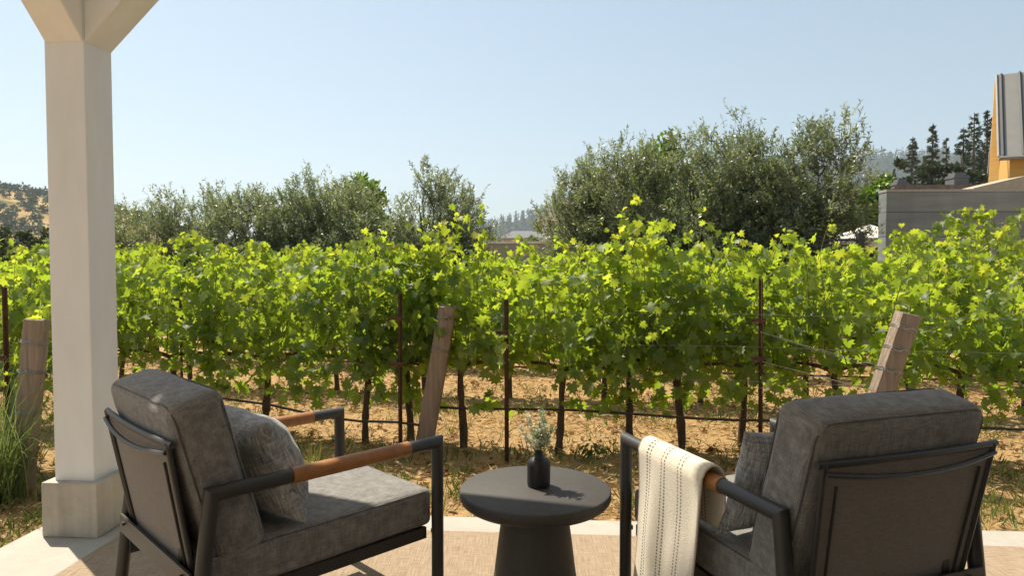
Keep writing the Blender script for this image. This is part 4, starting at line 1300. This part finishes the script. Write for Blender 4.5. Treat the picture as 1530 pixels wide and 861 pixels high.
# canopy and fence left of the concrete wall
um = empty('market_umbrella', (at(1298, 370, 14.5).x, 14.5, GZ)); tag(um, 'ivory canvas umbrella left of the concrete wall', 'umbrella')
zt, ze = at(1302, 335, 14.5).z - GZ, at(1302, 357, 14.5).z - GZ
mb = MB(); rr = .66; e = [(rr * 1.25 * math.cos(R(45 * k + 22)), rr * 1.25 * math.sin(R(45 * k + 22)), ze) for k in range(8)]
mb.add(e + [(x, y, z - .16) for x, y, z in e] + [(0, 0, zt)], [(k, (k + 1) % 8, 16) for k in range(8)] + [(k + 8, (k + 1) % 8 + 8, (k + 1) % 8, k) for k in range(8)])
mb.build('canopy', M['canvas'], um)
mb = MB(); mb.tube([(0, 0, 0), (0, 0, zt)], .025, 8); mb.build('pole', M['chimney'], um)
fe = empty('steel_fence', (at(1262, 352, 11.3).x, 11.3, GZ)); tag(fe, 'short black steel fence panel below the umbrella', 'fence')
zf = at(1262, 353, 11.3).z - GZ; wf = at(1290, 353, 11.3).x - at(1262, 353, 11.3).x
mb = MB(); mb.box(wf - .1, wf, -.05, .05, 0, zf + .05); mb.build('fence_post', M['black_fence'], fe)
mb = MB()
for k in range(9): mb.box(-.6, wf - .1, -.012, .012, zf - .08 - k * .09, zf - .05 - k * .09)
mb.build('rail', M['black_fence'], fe)

# ------------------------------------------------------------------ hills
def hill(name, profile, d, depth, mat, lab, zfoot=-2, rough=1.0, sc=.02):
    xs = np.linspace(profile[0][0], profile[-1][0], 120)
    ys = np.interp(xs, [p[0] for p in profile], [p[1] for p in profile])
    v = []; n = 40
    for x, y in zip(xs, ys):
        top = at(x, y, d)
        for j in range(n + 1):
            t = j / n * 2 - 1
            yy = d + t * depth
            hh = math.cos(t * math.pi / 2) ** 1.2
            z = zfoot + (top.z - zfoot) * hh
            nz = mnoise.noise(Vector((top.x * sc, yy * sc, 0))) + .5 * mnoise.noise(Vector((top.x * sc * 2.7, yy * sc * 2.7, 5)))
            z += nz * rough * (.15 + .85 * abs(t)) * min(1, (1 - abs(t)) * 4)
            v.append((top.x, yy, z))
    m = len(xs); idx = np.arange(m * (n + 1)).reshape(m, n + 1)
    f = np.stack([idx[:-1, :-1], idx[1:, :-1], idx[1:, 1:], idx[:-1, 1:]], -1).reshape(-1, 4)
    o = link(name, np_mesh(name, np.array(v), f), mat, smooth=True)
    tag(o, lab, 'hill', kind='structure')
    return np.array(v).reshape(m, n + 1, 3)
def hill_trees(name, grid, n, size, mat, lab, seed, tsel, cluster=.0, per=70, conif=False, sc=.012):
    global rng
    rng = np.random.default_rng(seed)
    pos, d, tn, L = [], [], [], []
    c = 0; it = 0
    while c < n and it < n * 30:
        it += 1
        i = rng.integers(0, grid.shape[0]); j = rng.integers(*tsel)
        p = grid[i, j] + np.array([rng.normal() * 2, rng.normal() * 2, 0])
        if cluster and mnoise.noise(Vector((p[0] * sc, p[1] * sc, seed))) < cluster * (1 - rng.random() * .8) - .25: continue
        s = size * rng.uniform(.6, 1.3); t0 = rng.normal(.45, .12)
        for q in range(per):
            u = rand_unit(1)[0]
            if conif:
                t = rng.random(); r_ = (1 - t) * s * .3
                pos.append(p + np.array([u[0] * r_, u[1] * r_, t * s * 1.3]))
            else:
                r_ = rng.uniform(.4, 1.0); pos.append(p + np.array([u[0] * s * .55 * r_, u[1] * s * .55 * r_, s * .42 + u[2] * s * .42 * r_]))
            d.append(rand_unit(1)[0]); tn.append(t0 + rng.normal() * .12); L.append(s * rng.uniform(.16, .32))
        c += 1
    n_ = len(pos); L = np.array(L)
    V_, F_, T_ = quads(np.array(pos), np.array(d), rand_unit(n_), L, L * .7, np.clip(tn, 0, 1))
    tag(link(name, np_mesh(name, V_, F_, tint=T_), mat), lab, 'woodland', kind='stuff')
g1 = hill('golden_hill', [(-260, 262), (-120, 270), (0, 281), (40, 289), (80, 297), (140, 310), (190, 322), (240, 334), (300, 350), (380, 372), (480, 391)], 330, 170, M['gold_hill'], 'golden grass hill with oaks at the left', -3, 2.5, .03)
hill_trees('hillside_oaks', g1, 900, 3.4, M['dark_leaf'], 'dark oaks scattered over the golden hill', 501, (2, 21), .12)
hill_trees('ridge_oaks', g1, 170, 4.4, M['dark_leaf'], 'dark oaks along the ridge of the golden hill', 502, (18, 22), 0)
g2 = hill('wooded_hill', [(560, 386), (640, 366), (700, 346), (740, 340), (780, 330), (830, 314), (900, 300), (1000, 282), (1100, 266), (1200, 252), (1285, 241), (1340, 237), (1420, 240), (1530, 246), (1700, 262)], 1300, 500, M['wood_hill'], 'blue green wooded hill on the horizon', -4, 8, .008)
hill_trees('ridge_forest', g2, 3800, 11, M['needle'], 'forest covering the far hill', 503, (6, 22), 0, 22, True)

# ------------------------------------------------------------------ haze
HAZE = True
if HAZE:
    mb = MB(); mb.box(-3900, 3900, -60, 2600, -6, 330)
    m, nt, out = new_mat('pale_air')
    pv = N(nt, 'ShaderNodeVolumePrincipled'); pv.inputs['Color'].default_value = (.80, .88, 1.0, 1); pv.inputs['Density'].default_value = .0003; pv.inputs['Anisotropy'].default_value = .3
    nt.links.new(pv.outputs[0], out.inputs['Volume'])
    tag(mb.build('haze', m), 'pale summer haze over the valley', 'haze', kind='stuff')
